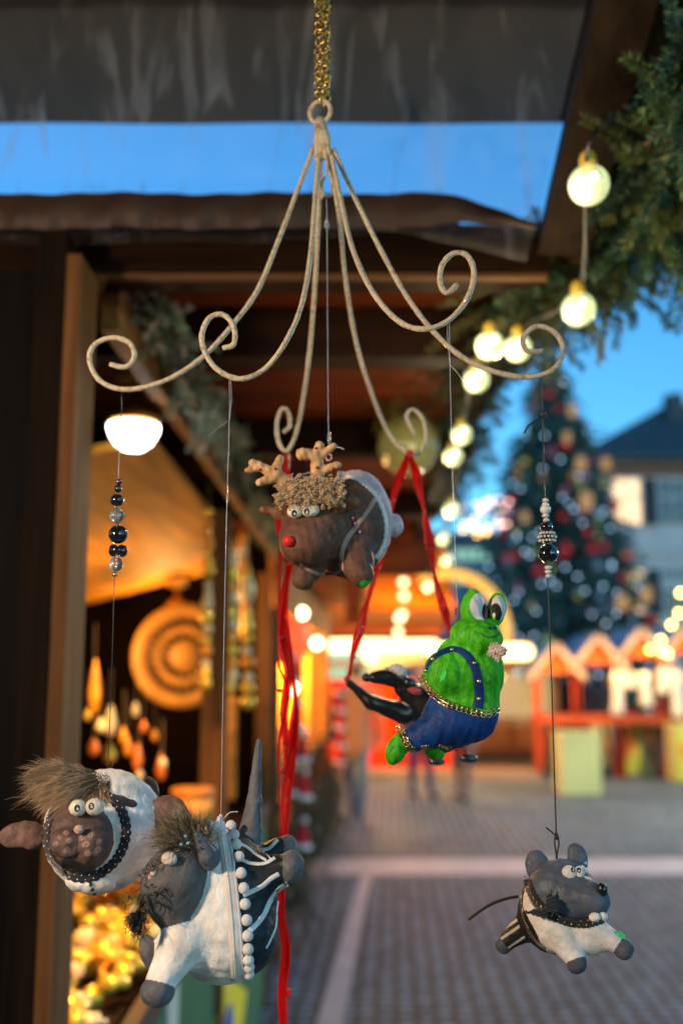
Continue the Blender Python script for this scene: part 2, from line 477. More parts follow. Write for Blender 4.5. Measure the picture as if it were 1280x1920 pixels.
def strands(mb, fr, roots, dirs, lens, w, c0, c1, seg=5, grav=.0, wav=0, rs=None):
    """tapered flat hairs; roots in figure units"""
    rs = rs or np.random.RandomState(3)
    n = len(roots); c0 = np.atleast_2d(c0); c1 = np.atleast_2d(c1)
    if len(c0) == 1: c0 = np.repeat(c0, n, 0)
    if len(c1) == 1: c1 = np.repeat(c1, n, 0)
    ph = rs.rand(n)*6.28; sd = rs.normal(size=(n, 3)); sd /= np.linalg.norm(sd, axis=1)[:, None]
    pts = []; T = np.linspace(0, 1, seg+1)
    for t in T:
        q = roots + dirs*(lens*t)[:, None]; q[:, 1] += grav*(lens*t)**2/60
        q = q + sd*(wav*np.sin(t*5+ph)*t)[:, None]; pts.append(q)
    dd = pts[-1]-pts[0]; side = np.cross(dd, rs.normal(size=(n, 3))); side /= np.linalg.norm(side, axis=1)[:, None]+1e-9
    V = []; Cc = []
    for k, t in enumerate(T):
        ww = w*(1-t)**.6*.5 + .05
        V += [fr(pts[k]-side*ww), fr(pts[k]+side*ww)]; cc = c0*(1-t)+c1*t; Cc += [cc, cc]
    V = np.stack(V, 1).reshape(-1, 3); Cc = np.stack(Cc, 1).reshape(-1, 3); m = 2*(seg+1); f = []
    for i in range(n):
        b = i*m
        for k in range(seg): f.append((b+2*k, b+2*k+1, b+2*k+3, b+2*k+2))
    mb.add(V, f, Cc)

def vline(mb, pts, r, n=6): return mb.tube(pts, r, n)
# ================================================================== THE MARKET SQUARE
def place(px, py, Y): return P(px, py, Y)
Z0 = 1.6
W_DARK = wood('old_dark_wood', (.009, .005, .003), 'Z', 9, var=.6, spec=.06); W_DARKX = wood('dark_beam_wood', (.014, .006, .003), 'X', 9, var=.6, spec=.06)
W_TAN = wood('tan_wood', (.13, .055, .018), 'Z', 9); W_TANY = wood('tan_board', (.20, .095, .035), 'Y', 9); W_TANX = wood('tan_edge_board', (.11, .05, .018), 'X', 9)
W_RED = wood('red_brown_boards', (.17, .035, .010), 'X', 3); W_GOLD = wood('honey_boards', (.34, .15, .018), 'Y', 4)
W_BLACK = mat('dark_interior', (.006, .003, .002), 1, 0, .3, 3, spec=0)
W_BRD = wood('brown_barge_board', (.022, .011, .005), 'Y', 9, spec=.2)
M['needles'] = painted('fir_needles', .55, 0, 40, var=.25)
M['bulbcap'] = mat('yellow_bulb_socket', (.55, .38, .05), .4, 0, .2, 60)
G1 = glow('warm_led', (1, .86, .42), 10); G2 = glow('white_lamp', (1, .93, .78), 6); G_Y = glow('yellow_led', (1, .70, .12), 8)
G_STRIP = glow('warm_tube_light', (1, .74, .30), 2.4); G_ORANGE = glow('orange_glow', (1, .42, .05), 2.2)

# --- ground
gm, t, b = new_mat('cobbles'); N = t.nodes.new; L = t.links.new
tc = N('ShaderNodeTexCoord'); mp = N('ShaderNodeMapping'); mp.inputs['Rotation'].default_value = (0, 0, .05); L(tc.outputs['Object'], mp.inputs[0])
br = N('ShaderNodeTexBrick'); br.offset = 0.0; br.inputs['Scale'].default_value = 4.2; br.inputs['Mortar Size'].default_value = .055; br.inputs['Bias'].default_value = -.2
br.inputs['Color1'].default_value = (.15, .245, .33, 1); br.inputs['Color2'].default_value = (.065, .125, .18, 1); br.inputs['Mortar'].default_value = (.035, .033, .02, 1)
br.inputs['Brick Width'].default_value = .40; br.inputs['Row Height'].default_value = .42
no = N('ShaderNodeTexNoise'); no.inputs['Scale'].default_value = 1.2; no.inputs['Detail'].default_value = 8; L(tc.outputs['Object'], no.inputs[0])
wob = N('ShaderNodeMixRGB'); wob.blend_type = 'LINEAR_LIGHT'; wob.inputs[0].default_value = .03; n3 = N('ShaderNodeTexNoise'); n3.inputs['Scale'].default_value = 7; L(tc.outputs['Object'], n3.inputs[0])
L(mp.outputs[0], wob.inputs[1]); L(n3.outputs['Color'], wob.inputs[2]); L(wob.outputs[0], br.inputs['Vector'])
mx = N('ShaderNodeMixRGB'); mx.blend_type = 'MULTIPLY'; mx.inputs[0].default_value = .7; cr = N('ShaderNodeValToRGB'); cr.color_ramp.elements[0].color = (.55,.55,.55,1); cr.color_ramp.elements[1].color = (1.35,1.3,1.25,1)
L(no.outputs[0], cr.inputs[0]); L(br.outputs['Color'], mx.inputs[1]); L(cr.outputs[0], mx.inputs[2]); L(mx.outputs[0], b.inputs['Base Color'])
bp = N('ShaderNodeBump'); bp.inputs['Strength'].default_value = .5; bp.inputs['Distance'].default_value = .01; bp.invert = True; L(br.outputs['Fac'], bp.inputs['Height']); L(bp.outputs[0], b.inputs['Normal'])
b.inputs['Roughness'].default_value = .65; b.inputs['Specular IOR Level'].default_value = .12
m = MB(); m.add([(-120,-30,0),(120,-30,0),(120,200,0),(-120,200,0)], [(0,1,2,3)]); tag(m.build('ground', gm), kind='structure')
sky_blocker = empty('building', (-4, -3, 0), 'unseen dark house added behind the viewpoint to block sky light', 'building')  # unseen house, added only to hold back sky light
m = MB(); m.box((-12,-3.6,0), (.9,-3.0,8)); m.build('wall', W_DARKX, sky_blocker)
PALE = mat('pale_paving', (.34, .37, .42), .6, 0, .15, 4, .2)
def gp(px, py):                       # point of the ground seen at a pixel
    d = FW + RT*(px-640)/F + UP*(960-py)/F; return CAM + d*(-Z0/d[2])
a = gp(560, 1622); m = MB(); y0 = gp(640,1642)[1]; y1 = gp(640,1612)[1]
m.add([(-.4,y0,.004),(9,y0+.1,.004),(9,y1+.1,.004),(-.4,y1,.004)], [(0,1,2,3)]); tag(m.build('paving_strip', PALE), kind='structure')
q = [gp(590,1930), gp(640,1930), gp(697,1640), gp(677,1640)]; m = MB(); m.add([(p[0],p[1],.004) for p in q], [(0,1,2,3)]); tag(m.build('paving_strip', PALE), kind='structure')

# --- the near stall
stall = empty('market_stall', (-.6, 1.6, 0), 'dark wooden market stall in the left foreground, lit inside, with green front and overhanging roof', 'market stall')
XF = -.39
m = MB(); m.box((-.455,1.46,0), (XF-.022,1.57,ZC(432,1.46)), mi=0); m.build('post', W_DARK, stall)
m = MB(); m.box((XF-.021,1.462,0), (XF,1.57,ZC(505,1.55)-.012)); tag(m.build('post', W_TAN, stall), 'lit side of the dark corner post, light put into its tan colour')  # lamp light on the post's side is put into this tan slab
m = MB(); 
for i in range(8): m.box((-1.7+i*.155,1.56,0), (-1.7+i*.155+.15,1.59,2.24))
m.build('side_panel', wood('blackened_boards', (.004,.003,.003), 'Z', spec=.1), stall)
zb0, zb1, zb2 = ZC(500,1.55), ZC(432,1.55), ZC(352,1.55)
m = MB(); m.box((-1.9,1.574,zb0), (.335,1.66,zb1)); m.build('crossbeam', W_DARKX, stall)
xa = XC(820,1.6); m = MB(); m.box((-1.9,1.6,zb1+.002), (xa,1.68,zb2)); v = [(x,y,z) for y in (1.6,1.68) for x,z in ((xa+.001,zb1+.002),(.30,zb1+.002),(.20,zb1+.03),(xa+.001,zb2))]; m.add(v, [(0,1,2,3),(7,6,5,4),(0,4,5,1),(1,5,6,2),(2,6,7,3)]); m.build('fascia_board', wood('fascia_wood', (.03,.012,.006), 'X', 9), stall)
m = MB(); m.box((XF+.001,1.573,zb0-.009), (.33,1.59,zb0-.002)); m.build('lit_edge_strip', W_TANX, stall)  # light on the beam's lower edge, put in as a paler strip
m = MB(); m.beam((XF-.005,1.68,2.225), (XF+.06,5.3,2.225), .03, .09); m.build('header_board', W_TANY, stall)
for i, Yp in enumerate((3.25, 5.3)):
    m = MB(); m.box((XF-.045,Yp,0), (XF+.03,Yp+.09,2.12)); m.build('post', W_TAN, stall)
m = MB()
for i in range(14): m.box((-2.3,1.7+i*.27,2.36), (.42,1.7+i*.27+.262,2.38))
m.build('ceiling', W_RED, stall)
for Yb in (2.05, 3.0, 4.2):
    m = MB(); m.box((-2.2,Yb,2.25), (.4,Yb+.08,2.355)); m.build('ceiling_beam', wood('ceiling_beam_wood', (.018,.006,.003), 'X'), stall)
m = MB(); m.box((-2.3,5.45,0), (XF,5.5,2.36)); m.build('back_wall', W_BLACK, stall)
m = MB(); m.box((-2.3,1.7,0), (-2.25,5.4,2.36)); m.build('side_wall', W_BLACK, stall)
m = MB(); m.box((XF+.08,5.42,2.12), (.5,5.46,2.36)); m.box((.02,5.1,1.85), (.1,5.18,2.36)); m.build('gable_board', W_RED, stall)
m = MB(); m.add([(-.44,2.3,2.13),(-1.5,2.3,1.86),(-1.5,4.9,1.86),(-.44,4.9,2.13),(-.44,2.3,2.15),(-1.5,2.3,1.88),(-1.5,4.9,1.88),(-.44,4.9,2.15)], [(0,3,2,1),(4,5,6,7),(0,1,5,4),(1,2,6,5),(2,3,7,6),(3,0,4,7)]); m.build('soffit_panel', W_GOLD, stall)
m = MB(); m.box((-1.6,1.72,.925), (XF-.03,5.3,.955)); m.build('counter', W_DARKX, stall)
m = MB(); m.beam((XF+.01,1.60,.95), (XF+.01,5.3,.95), .03, .06); m.build('counter_rim', wood('counter_rim_wood', (.08,.06,.05), 'Y'), stall)
m = MB(); m.box((XF-.0,1.72,.05), (XF+.012,5.28,.91)); m.build('green_front', mat('green_cloth', (.012,.13,.055), .85, 0, .2, 5, .3), stall)
# eave: outer beam, brace, barge boards
m = MB(); m.beam((.315,1.68,2.33), (.40,5.3,2.33), .05, .08); m.build('eave_beam', W_BRD, stall)
m = MB(); m.beam(P(1085,452,1.62), P(862,640,2.5), .045, .055); m.build('brace', wood('brace_wood', (.06,.028,.010), 'Y', 9), stall)
m = MB(); m.beam(P(1052,470,1.57), P(1235,-260,1.10), .08, .03, up=(0,.8,.5)); m.beam(P(1120,420,1.63), P(1360,-330,1.17), .13, .04, up=(0,.8,.5)); m.build('barge_board', W_BRD, stall)

# flag-like motif on the green front: yellow lozenge with a blue oval
m = MB(); Yc = 3.6; zc_ = .36; m.add([(XF+.016,Yc-.58,zc_+.05),(XF+.016,Yc-.1,zc_-.30),(XF+.016,Yc+.72,zc_),(XF+.016,Yc-.25,zc_+.34)], [(0,1,2,3)]); m.build('yellow_lozenge', mat('yellow_cloth', (.85,.66,.02), .8, 0, .1, 10), stall)
m = MB(); a_ = np.linspace(0, 2*math.pi, 30)[:-1]; m.add([(XF+.020, Yc-.02+.2*math.cos(q), zc_-.03+.2*math.sin(q)) for q in a_], [tuple(range(29))]); m.build('blue_disc', mat('blue_cloth', (.01,.10,.45), .8, 0, .1, 10), stall)
m = MB(); m.box((XF+.013,2.35,.2), (XF+.018,2.5,.97)); m.build('white_band', mat('white_cloth', (.5,.55,.5), .8, 0, .1, 10), stall)

# --- clear plastic foil closing the gable: wrinkled, glossy, partly see-through
def foil_sheet():
    nx, nz = 150, 46; Yf = 1.5; rs = np.random.RandomState(11)
    V = []
    fold = [(rs.uniform(-1.1,.4), rs.uniform(.006,.02), rs.uniform(-.25,.25), rs.uniform(.001,.0035)) for _ in range(34)]
    for j in range(nz+1):
        for i in range(nx+1):
            x = -1.1 + 1.43*i/nx; t = j/nz
            sag = .018*math.sin(i/nx*9)+.012*math.sin(i/nx*23+1)
            zlo = ZC(415,Yf)-.02+sag*.5+ .02*(x > .12)*(x-.12)*8*-1; z = zlo+(ZC(-40,Yf)-zlo)*t
            y = Yf+.004*math.sin(x*17+t*4)+.003*math.sin(x*41+t*9)
            for fx, fw_, sl, am in fold: y += am*math.exp(-((x-fx-sl*(t-.3))/fw_)**2)
            y += .03*math.exp(-((t-.02)/.04)**2)
            # right edge follows the barge board
            xr = XC(1015,Yf)+.10*t*1.15; xx = -1.1+(xr+1.1)*i/nx
            V.append((xx, y, z))
    f = [(j*(nx+1)+i, j*(nx+1)+i+1, (j+1)*(nx+1)+i+1, (j+1)*(nx+1)+i) for j in range(nz) for i in range(nx)]
    m = MB(); m.add(V, f)
    fm, t, b = new_mat('clear_foil'); N = t.nodes.new; L = t.links.new
    b.inputs['Base Color'].default_value = (.16,.15,.18,1); b.inputs['Roughness'].default_value = .26; b.inputs['Specular IOR Level'].default_value = .6
    tc = N('ShaderNodeTexCoord'); mp = N('ShaderNodeMapping'); mp.inputs['Scale'].default_value = (13, 1, 2.4); mp.inputs['Rotation'].default_value = (0,.3,0); L(tc.outputs['Object'], mp.inputs[0])
    no = N('ShaderNodeTexNoise'); no.inputs['Scale'].default_value = 1.6; no.inputs['Detail'].default_value = 5; no.inputs['Distortion'].default_value = 1.2; L(mp.outputs[0], no.inputs[0])
    bp = N('ShaderNodeBump'); bp.inputs['Strength'].default_value = 1; bp.inputs['Distance'].default_value = .03; L(no.outputs[0], bp.inputs['Height']); L(bp.outputs[0], b.inputs['Normal'])
    tr = N('ShaderNodeBsdfTransparent'); tr.inputs[0].default_value = (.92,.95,1,1)
    mx = N('ShaderNodeMixShader'); L(tr.outputs[0], mx.inputs[1]); L(b.outputs[0], mx.inputs[2])
    cr = N('ShaderNodeMapRange'); cr.inputs[1].default_value = .54; cr.inputs[2].default_value = .80; cr.inputs[3].default_value = .13; cr.inputs[4].default_value = .58; L(no.outputs[0], cr.inputs[0]); L(cr.outputs[0], mx.inputs[0])
    tl = N('ShaderNodeBsdfTranslucent'); tl.inputs[0].default_value = (.95,.93,.95,1); mt_ = N('ShaderNodeMixShader'); mt_.inputs[0].default_value = .6; L(b.outputs[0], mt_.inputs[1]); L(tl.outputs[0], mt_.inputs[2]); L(mt_.outputs[0], mx.inputs[2])
    L(mx.outputs[0], t.nodes['Material Output'].inputs[0]); fm.use_transparent_shadow = True
    return m.build('plastic_foil', fm, None, True)
foil_o = foil_sheet()
hm_ = MB(); rs = np.random.RandomState(3); nh, mh = 160, 10; V = []
for j in range(mh+1):
    for i in range(nh+1):
        px = -120+1125*i/nh; yt = 362+2*math.sin(px*.021)+1.2*math.sin(px*.07+1)+(px > 800)*((px-800)/205)**1.6*58; yb = yt+max(8, 66-(px > 800)*(px-800)*.28); y = yt+(yb-yt)*j/mh
        Y_ = 1.49-.006*math.sin(math.pi*j/mh)+.002*math.sin(px*.043+j*.3)+.0015*math.sin(px*.11+1)+rs.normal()*.0004; V.append(P(px, y, Y_))
hm_.add(V, [(j*(nh+1)+i, (j+1)*(nh+1)+i, (j+1)*(nh+1)+i+1, j*(nh+1)+i+1) for j in range(mh) for i in range(nh)])
hm_.build('hem', mat('crumpled_foil_hem', (.035,.014,.009), .6, 0, .6, 9, .6, 22, (1,1,.35), dist=.008), foil_o, True)
tag(foil_o, 'wrinkled clear plastic foil stretched over the gable above the dark crossbeam', 'plastic foil')
# dark awning over the heads: its far edge lets a band of sky show above the beam
awn = MB(); zA = ZC(232,1.95)
nx, ny = 60, 20
V = [(-2.2+3.3*i/nx-.0, 1.95-2.6*j/ny, zA+.0015*math.sin(i*.7)+.02*math.sin(i*.31+j*.8)*(j > 0)) for j in range(ny+1) for i in range(nx+1)]
V2 = [(x, y, z+.012) for x, y, z in V]
k = nx+1; fa = [(j*k+i, j*k+i+1, (j+1)*k+i+1, (j+1)*k+i) for j in range(ny) for i in range(nx)]
keep = [q for q in fa if V[q[0]][0] < .62-.0*V[q[0]][1]]
awn.add(V, [q[::-1] for q in keep]); awn.add(V2, keep); 
tag(awn.build('awning', mat('dark_awning_cloth', (.022,.016,.017), .8, 0, .35, 3, .4, 12), None, True), 'dark cloth awning stretched overhead above the plastic foil', 'awning')

# --- stall lamps
def dome_lamp(loc, r, label, power, col=(1,.66,.30), spot=None):
    e = empty('stall_lamp', loc, label, 'lamp'); c = A(*loc)
    m = MB(); m.lathe(c, [(r*.98,0),(r,-.004),(r*.93,-r*.35),(r*.72,-r*.72),(r*.4,-r*.96),(0,-r*1.02)], 28); m.build('lamp_dome', G2, e, True)
    m = MB(); m.lathe(c+A(0,0,.006), [(r*1.02,0),(r*1.02,.012),(r*.4,.03),(.012,.035),(.012,.09)], 24); m.build('lamp_cap', mat('brass_cap', (.45,.20,.05), .35, .8, .1), e, True)
    m = MB(); m.lathe(c+A(0,0,.10), [(.01,-.01),(r*.9,.0),(r*.85,.012),(r*.3,.05),(0,.06)], 24); m.build('reflector', mat('brass_reflector', (.9,.55,.15), .4, .5, .1), e, True)
    point(c+A(.0,0,-r*1.25), power, col, .07, parent=e, spot=spot); return e
lc = P(251,798,2.2); dome_lamp(tuple(lc), .056, 'glowing white dome lamp under a brass reflector inside the left stall', 46, (1,.52,.12), 150)
dome_lamp((-.85,.22,1.95), .06, 'unseen dome lamp added left of the view to light the figures', 31, (1,.70,.46))  # added out of view as warm key light for the figures
for q, lb in (((-1.0,3.6,1.78),'small white dome lamp over the carved plate in the left stall'),((-.75,4.7,1.9),'small white dome lamp at the far end of the left stall')): dome_lamp(q, .05, lb, 15, (1,.5,.12))

# --- garlands
def sprig(m, base, d, ln, nl, n, col, rs, wd=.0016, droop=.25, stemc=(.06,.035,.015)):
    d = d/np.linalg.norm(d); t = np.linspace(0, 1, 7)[:, None]
    pts = base+d*ln*t+A(0,0,-1)*droop*ln*t**2; m.tube(pts, np.linspace(.0022, .0008, 7)*max(1, ln/.15)*.7, 4, stemc)
    tt = np.linspace(.05, 1, n); B = np.stack([np.interp(tt, t[:,0], pts[:,k]) for k in range(3)], 1)
    rad = rs.normal(size=(n, 3)); rad -= d*(rad@d)[:, None]; rad /= np.linalg.norm(rad, axis=1)[:, None]
    dr = rad*.85+d*.65; dr /= np.linalg.norm(dr, axis=1)[:, None]; L_ = nl*(.7+.5*rs.rand(n))*(1-.35*tt)
    tip = B+dr*L_[:, None]; sd = np.cross(dr, rs.normal(size=(n, 3))); sd /= np.linalg.norm(sd, axis=1)[:, None]; sd *= wd
    mid = B+dr*(L_*.5)[:, None]
    V = np.stack([B-sd*.4, mid-sd, tip, mid+sd, ], 1).reshape(-1, 3)
    c = A(*col)*(.6+.8*rs.rand(n))[:, None]; m.add(V, [(4*i, 4*i+1, 4*i+2, 4*i+3) for i in range(n)], np.repeat(c, 4, 0))
def garland(label, path, rad, nspr, ln, nl, nn, cols, seed, wd=.0016, name='fir_garland', cat='garland', out=None, group=None, droop=.3):
    e = empty(name, path[0], label, cat, group); rs = np.random.RandomState(seed); q = spline(path, 10); n = len(q)
    m = MB(); m.tube(q, .008, 6, (.04,.03,.015)); m.build('cord', M['needles'], e, True); m = MB()
    for i in range(nspr):
        k = rs.rand()*(n-1); a = int(k); p = q[a]*(1-(k-a))+q[min(a+1, n-1)]*(k-a); v = rs.normal(size=3)
        if out is not None: v += A(*out)
        tg = q[min(a+1, n-1)]-q[max(a-1, 0)]; v += tg/np.linalg.norm(tg)*rs.uniform(-1.2, 1.2)
        v /= np.linalg.norm(v); r = rad[0]+(rad[1]-rad[0])*k/n if not np.isscalar(rad) else rad
        sprig(m, p+rs.normal(size=3)*r*.35, v, ln*rs.uniform(.6, 1.25), nl, nn, cols[rs.randint(len(cols))], rs, wd, droop)
    m.build('foliage', M['needles'], e); return e
GC = [(.09,.17,.05),(.05,.13,.07),(.14,.17,.04),(.03,.10,.07)]
garland('green fir garland hung along the outer eave at the upper right with bulbs in it', [P(1370,40,1.12),P(1325,210,1.25),P(1275,320,1.4),P(1235,430,1.55),P(1125,505,1.85),P(985,595,2.4),P(900,690,3.1),P(862,800,3.9),P(838,900,5.0)], (.07,.13), 520, .115, .022, 150, GC, 3, out=(.15,-.1,-.1), wd=.0017, droop=.1)
garland('fir garland along the eave beam between the second bulb and the yellow arch', [P(1085,490,1.66),P(1010,525,1.74),P(945,572,1.9),P(905,640,2.2),P(878,710,2.55),P(860,780,3.0),P(842,870,3.7),P(828,950,4.6)], (.04,.09), 380, .12, .022, 110, [(.05,.09,.03),(.03,.07,.035),(.09,.09,.025)], 6, wd=.0018, droop=.2)
garland('thick fir branches spreading from the garland at the right picture edge', [P(1360,200,1.35),P(1330,300,1.45),P(1290,380,1.6),P(1320,430,1.7)], .06, 110, .12, .022, 150, GC, 5, out=(.2,0,-.1), wd=.0017, droop=.1)
garland('dark fir garland under the eave beside the green glass globe', [P(840,640,2.4),P(800,680,2.7),P(850,760,3.2),P(850,880,4.2),P(835,960,5.0)], (.07,.13), 120, .14, .022, 40, [(.02,.035,.012),(.05,.045,.01),(.03,.05,.02)], 9)
garland('silvery flocked fir garland along the header board of the left stall', [A(XF+.055,1.75,2.26),A(XF+.065,2.3,2.2),A(XF+.07,2.9,2.25),A(XF+.08,3.8,2.2),A(XF+.09,5.2,2.22)], (.026,.05), 320, .07, .016, 46, [(.30,.38,.34),(.18,.28,.24),(.5,.48,.45),(.12,.20,.15)], 12, droop=.2, wd=.003)
garland('gold tinsel garland drooping inside the left stall', [P(330,540,2.3),P(400,560,2.5),P(380,620,2.6),P(440,700,2.9),P(450,800,3.3),P(470,900,3.8)], .05, 110, .09, .02, 40, [(.22,.12,.012),(.12,.07,.01),(.3,.2,.03)], 14, name='tinsel_garland', wd=.003)
garland('olive gold leaf garland hanging near the green glass globe', [P(700,640,2.9),P(760,660,2.7),P(790,700,2.7),P(730,740,2.8),P(760,760,2.9)], .05, 60, .09, .02, 36, [(.14,.11,.012),(.07,.06,.01)], 15, name='tinsel_garland', wd=.003)
# dry twig in the garland
m = MB()
for a, b in (((1200,276),(1262,245)),((1262,245),(1275,255)),((1240,260),(1275,300)),((1215,308),(1265,280)),((1250,250),(1265,235))): m.tube(np.array([P(*a,1.3),(P(*a,1.3)+P(*b,1.29))/2+A(0,0,.004),P(*b,1.29)]), [.002,.0035,.0045], 6)
tag(m.build('dry_twig', mat('dry_twig', (.34,.20,.13), .7, 0, .3, 40), None, True), 'pale dry twig caught in the fir garland at upper right', 'twig')

# --- light bulbs of the eave chain
def globe(px, py, Y, r, label, s=1.0, cs=1.0):
    c = P(px, py, Y); e = empty('light_bulb', c, label, 'light bulb', 'globe bulbs of the eave light chain')
    m = MB(); m.sphere(c, r, 28, 18); m.build('glass', M['bulb_glass'], e, True)
    m = MB(); m.lathe(c+A(0,0,r*.86), [(r*.42,0),(r*.46,r*.3),(r*.40,r*.7),(r*.25,r*.9)], 16); m.build('socket', M['bulbcap'], e, True)
    m = MB(); m.sphere(c+A(r*.25,0,r*.45), (r*.36*cs,r*.36*cs,r*.34*cs), 14, 10); m.build('led', M['bulb_core'], e, True)
    m = MB(); m.sphere(c+A(-r*.12,0,-r*.42), (r*.30*cs,r*.26*cs,r*.22*cs), 12, 8); m.build('glass_reflection', M['bulb_glint'], e, True)  # reflection in the glass, made as a second glowing blob
    point(c+A(-r*1.3,-r*1.3,-r*1.3), .35*s, (1,.80,.45), r*.5, parent=e)
bgm, t, b = new_mat('bulb_glass'); N = t.nodes.new
b.inputs['Base Color'].default_value = (.75,.85,.6,1); b.inputs['Roughness'].default_value = .08; b.inputs['Emission Color'].default_value = (.50,.66,.36,1); b.inputs['Emission Strength'].default_value = .15
tr = N('ShaderNodeBsdfTransparent'); lw = N('ShaderNodeLayerWeight'); lw.inputs[0].default_value = .35; mr = N('ShaderNodeMapRange'); mr.inputs[3].default_value = .28; mr.inputs[4].default_value = 1
t.links.new(lw.outputs['Facing'], mr.inputs[0]); mx = N('ShaderNodeMixShader'); t.links.new(mr.outputs[0], mx.inputs[0]); t.links.new(tr.outputs[0], mx.inputs[1]); t.links.new(b.outputs[0], mx.inputs[2]); t.links.new(mx.outputs[0], t.nodes['Material Output'].inputs[0])
M['bulb_glass'] = bgm; M['bulb_core'] = glow('bulb_led', (1,1,.78), 1.8); M['bulb_glint'] = glow('bulb_reflection', (.85,1,.40), .5)
BL = [(1103,347,1.22,'largest glowing glass globe bulb, hanging by the plastic foil'),(1084,580,1.5,'glass globe bulb with yellow socket in front of the blue sky'),
      (970,653,1.72,'globe bulb glowing behind the right curl of the mobile'),(917,648,1.66,'globe bulb left of the one behind the right curl'),
      (893,712,1.9,'globe bulb just below the right arm of the mobile'),(865,815,2.4,'upper globe bulb of the close pair at mid height'),(849,856,2.6,'lower globe bulb of the close pair at mid height'),
      (846,957,3.1,'globe bulb beside the string of the frog'),(831,1010,4.2,'dimmer globe bulb under the one beside the frog string'),(838,1050,4.6,'small globe bulb above the yellow arch'),(803,1100,5.0,'lowest globe bulb, in front of the yellow arch')]
for i, (x, y, Y, lb) in enumerate(BL): globe(x, y, Y, .024 if i > 1 else .026, lb, 1, .62 if i < 2 else .85)
m = MB(); m.tube(ease([(1120,240,1.2),(1098,300,1.21),(1085,540,1.51),(970,610,1.73),(917,610,1.67),(893,680,1.91),(870,780,2.42),(850,925,3.12),(835,985,4.2),(803,1080,5.0)]), .003, 6)
tag(m.build('light_cable', M['black_cord'], None, True), 'black cable linking the globe bulbs along the eave', 'cable')
# large dim green glass globe under the overhang
gl = empty('glass_globe', P(765,835,2.9), 'large dim greenish glass globe hanging under the overhang behind the red ribbon', 'glass globe')
m = MB(); m.sphere(P(765,835,2.9), .088, 32, 20); m.build('glass', mat('olive_glass', (.20,.20,.07), .12, 0, .3, 10, emit=(.35,.3,.08), estr=.12, coat=.6), gl, True)
m = MB(); m.lathe(P(765,835,2.9)+A(0,0,.085), [(.02,0),(.02,.03),(.004,.035),(.004,.5)], 12); m.build('hanger', M['wire_dark'], gl, True)

# --- goods in the near stall
plate = empty('wooden_plate', P(345,1230,3.9), 'large carved round wooden plate standing in the dark back of the left stall', 'plate')
c = P(345,1230,3.9); R = .197
m = MB(); m.lathe(c, [(0,-.012),(R*.25,-.02),(R*.30,-.006),(R*.42,-.006),(R*.45,-.022),(R*.55,-.022),(R*.58,-.008),(R*.72,-.010),(R*.76,-.026),(R*.97,-.030),(R,-.015),(R*.95,.02),(0,.02)], 48, (.12,1,-.05)); m.build('disc', mat('carved_wood', (.42,.19,.025), .55, 0, .25, 12, .3), plate, True)
M['burnt'] = mat('burnt_carving', (.05,.02,.008), .8, 0, .3, 20)
for rr, n in ((.66,26),(.36,15)):
    m = MB()
    for i in range(n):
        a_ = 2*math.pi*i/n; p = c+A(math.cos(a_)*R*rr, -.022, math.sin(a_)*R*rr); m.lathe(p, [(0,-.006),(.013*(.7+rr*.5),-.004),(.014*(.7+rr*.5),.012)], 7, (.12,1,-.05))
    m.build('carved_ring', M['burnt'], plate)
MG = [mat('amber_glaze', (.85,.32,.02), .3, .1, .2, 20), mat('gold_foil', (1,.60,.08), .25, .4, .2, 20), mat('pale_glaze', (.8,.66,.42), .35, 0, .2, 20), mat('orange_glaze', (.7,.18,.03), .35, 0, .2, 20)]
def strand(px, y0, y1, Y, label, seed, r=8, swing=3):
    rs = np.random.RandomState(seed); m = MB(); y = y0; e = empty('bead_strand', P(px, y0, Y), label, 'bead strand', 'bead strands hung in the left stall')
    m.tube(ease([(px,y0-60,Y),(px,(y0+y1)/2,Y),(px+swing,y1,Y)]), .0015, 4, (.2,.12,.05)); m.build('string', M['plain'], e)
    while y < y1:
        s_ = Y/F; k = rs.uniform(.7, 1.3)*r; m = MB(); c = P(px+swing*(y-y0)/(y1-y0)+rs.normal()*1.5, y, Y)
        m.sphere(c, (k*s_, k*s_, k*s_*rs.choice([1,1,1.9])), 12, 8); m.build('bead', MG[rs.choice([0,1,1,2])], e, True); y += k*2.2
strand(392,960,1300,3.05,'amber bead strand in front of the second stall post',1,10,-6)
strand(437,1050,1290,3.3,'thick honey-coloured bead strand right of the stall post',2,12,-4)
strand(462,1080,1330,3.5,'shorter loose bead strand, rightmost of those in the stall',3,11,4)
strand(455,1010,1200,3.7,'plaited straw-coloured strand behind the honey beads',6,8,4)
def drop(px, py, Y, rx, ry, mi, label):
    rx *= .8; ry *= .85; s_ = Y/F; e = empty('hanging_ornament', P(px, py, Y), label, 'ornament', 'small ornaments hanging in the left stall')
    m = MB(); m.lathe(P(px, py, Y), [(0,-ry*s_),(rx*s_*.7,-ry*s_*.8),(rx*s_,-ry*s_*.2),(rx*s_*.6,ry*s_*.5),(rx*s_*.15,ry*s_),(0,ry*s_*1.05)], 12); m.build('body', MG[mi], e, True)
    m = MB(); m.tube([P(px,py-ry,Y), P(px+2,py-ry-70,Y)], .0012, 4, (.15,.1,.05)); m.build('string', M['plain'], e)
DL = ['cream drop ornament, highest of the cream ones near the stall post','orange drop ornament right above the sheep fringe','long cream ornament left of the sheep string','gold drop ornament just above the sheep wire loop',
      'small amber ornament right of the long cream one','orange drop ornament above the top of the sheep hood','small cream ornament close over the sheep hood','long orange ornament, lowest at the right of the group','small cream ornament in front of the long orange one',
      'small orange ornament left of the long orange one','cream ornament hanging high in the middle of the group','slim amber ornament at the upper right of the group','very long amber ornament beside the corner post','slim gold ornament between the post group and the hood','small gold ornament touching the very long amber one']
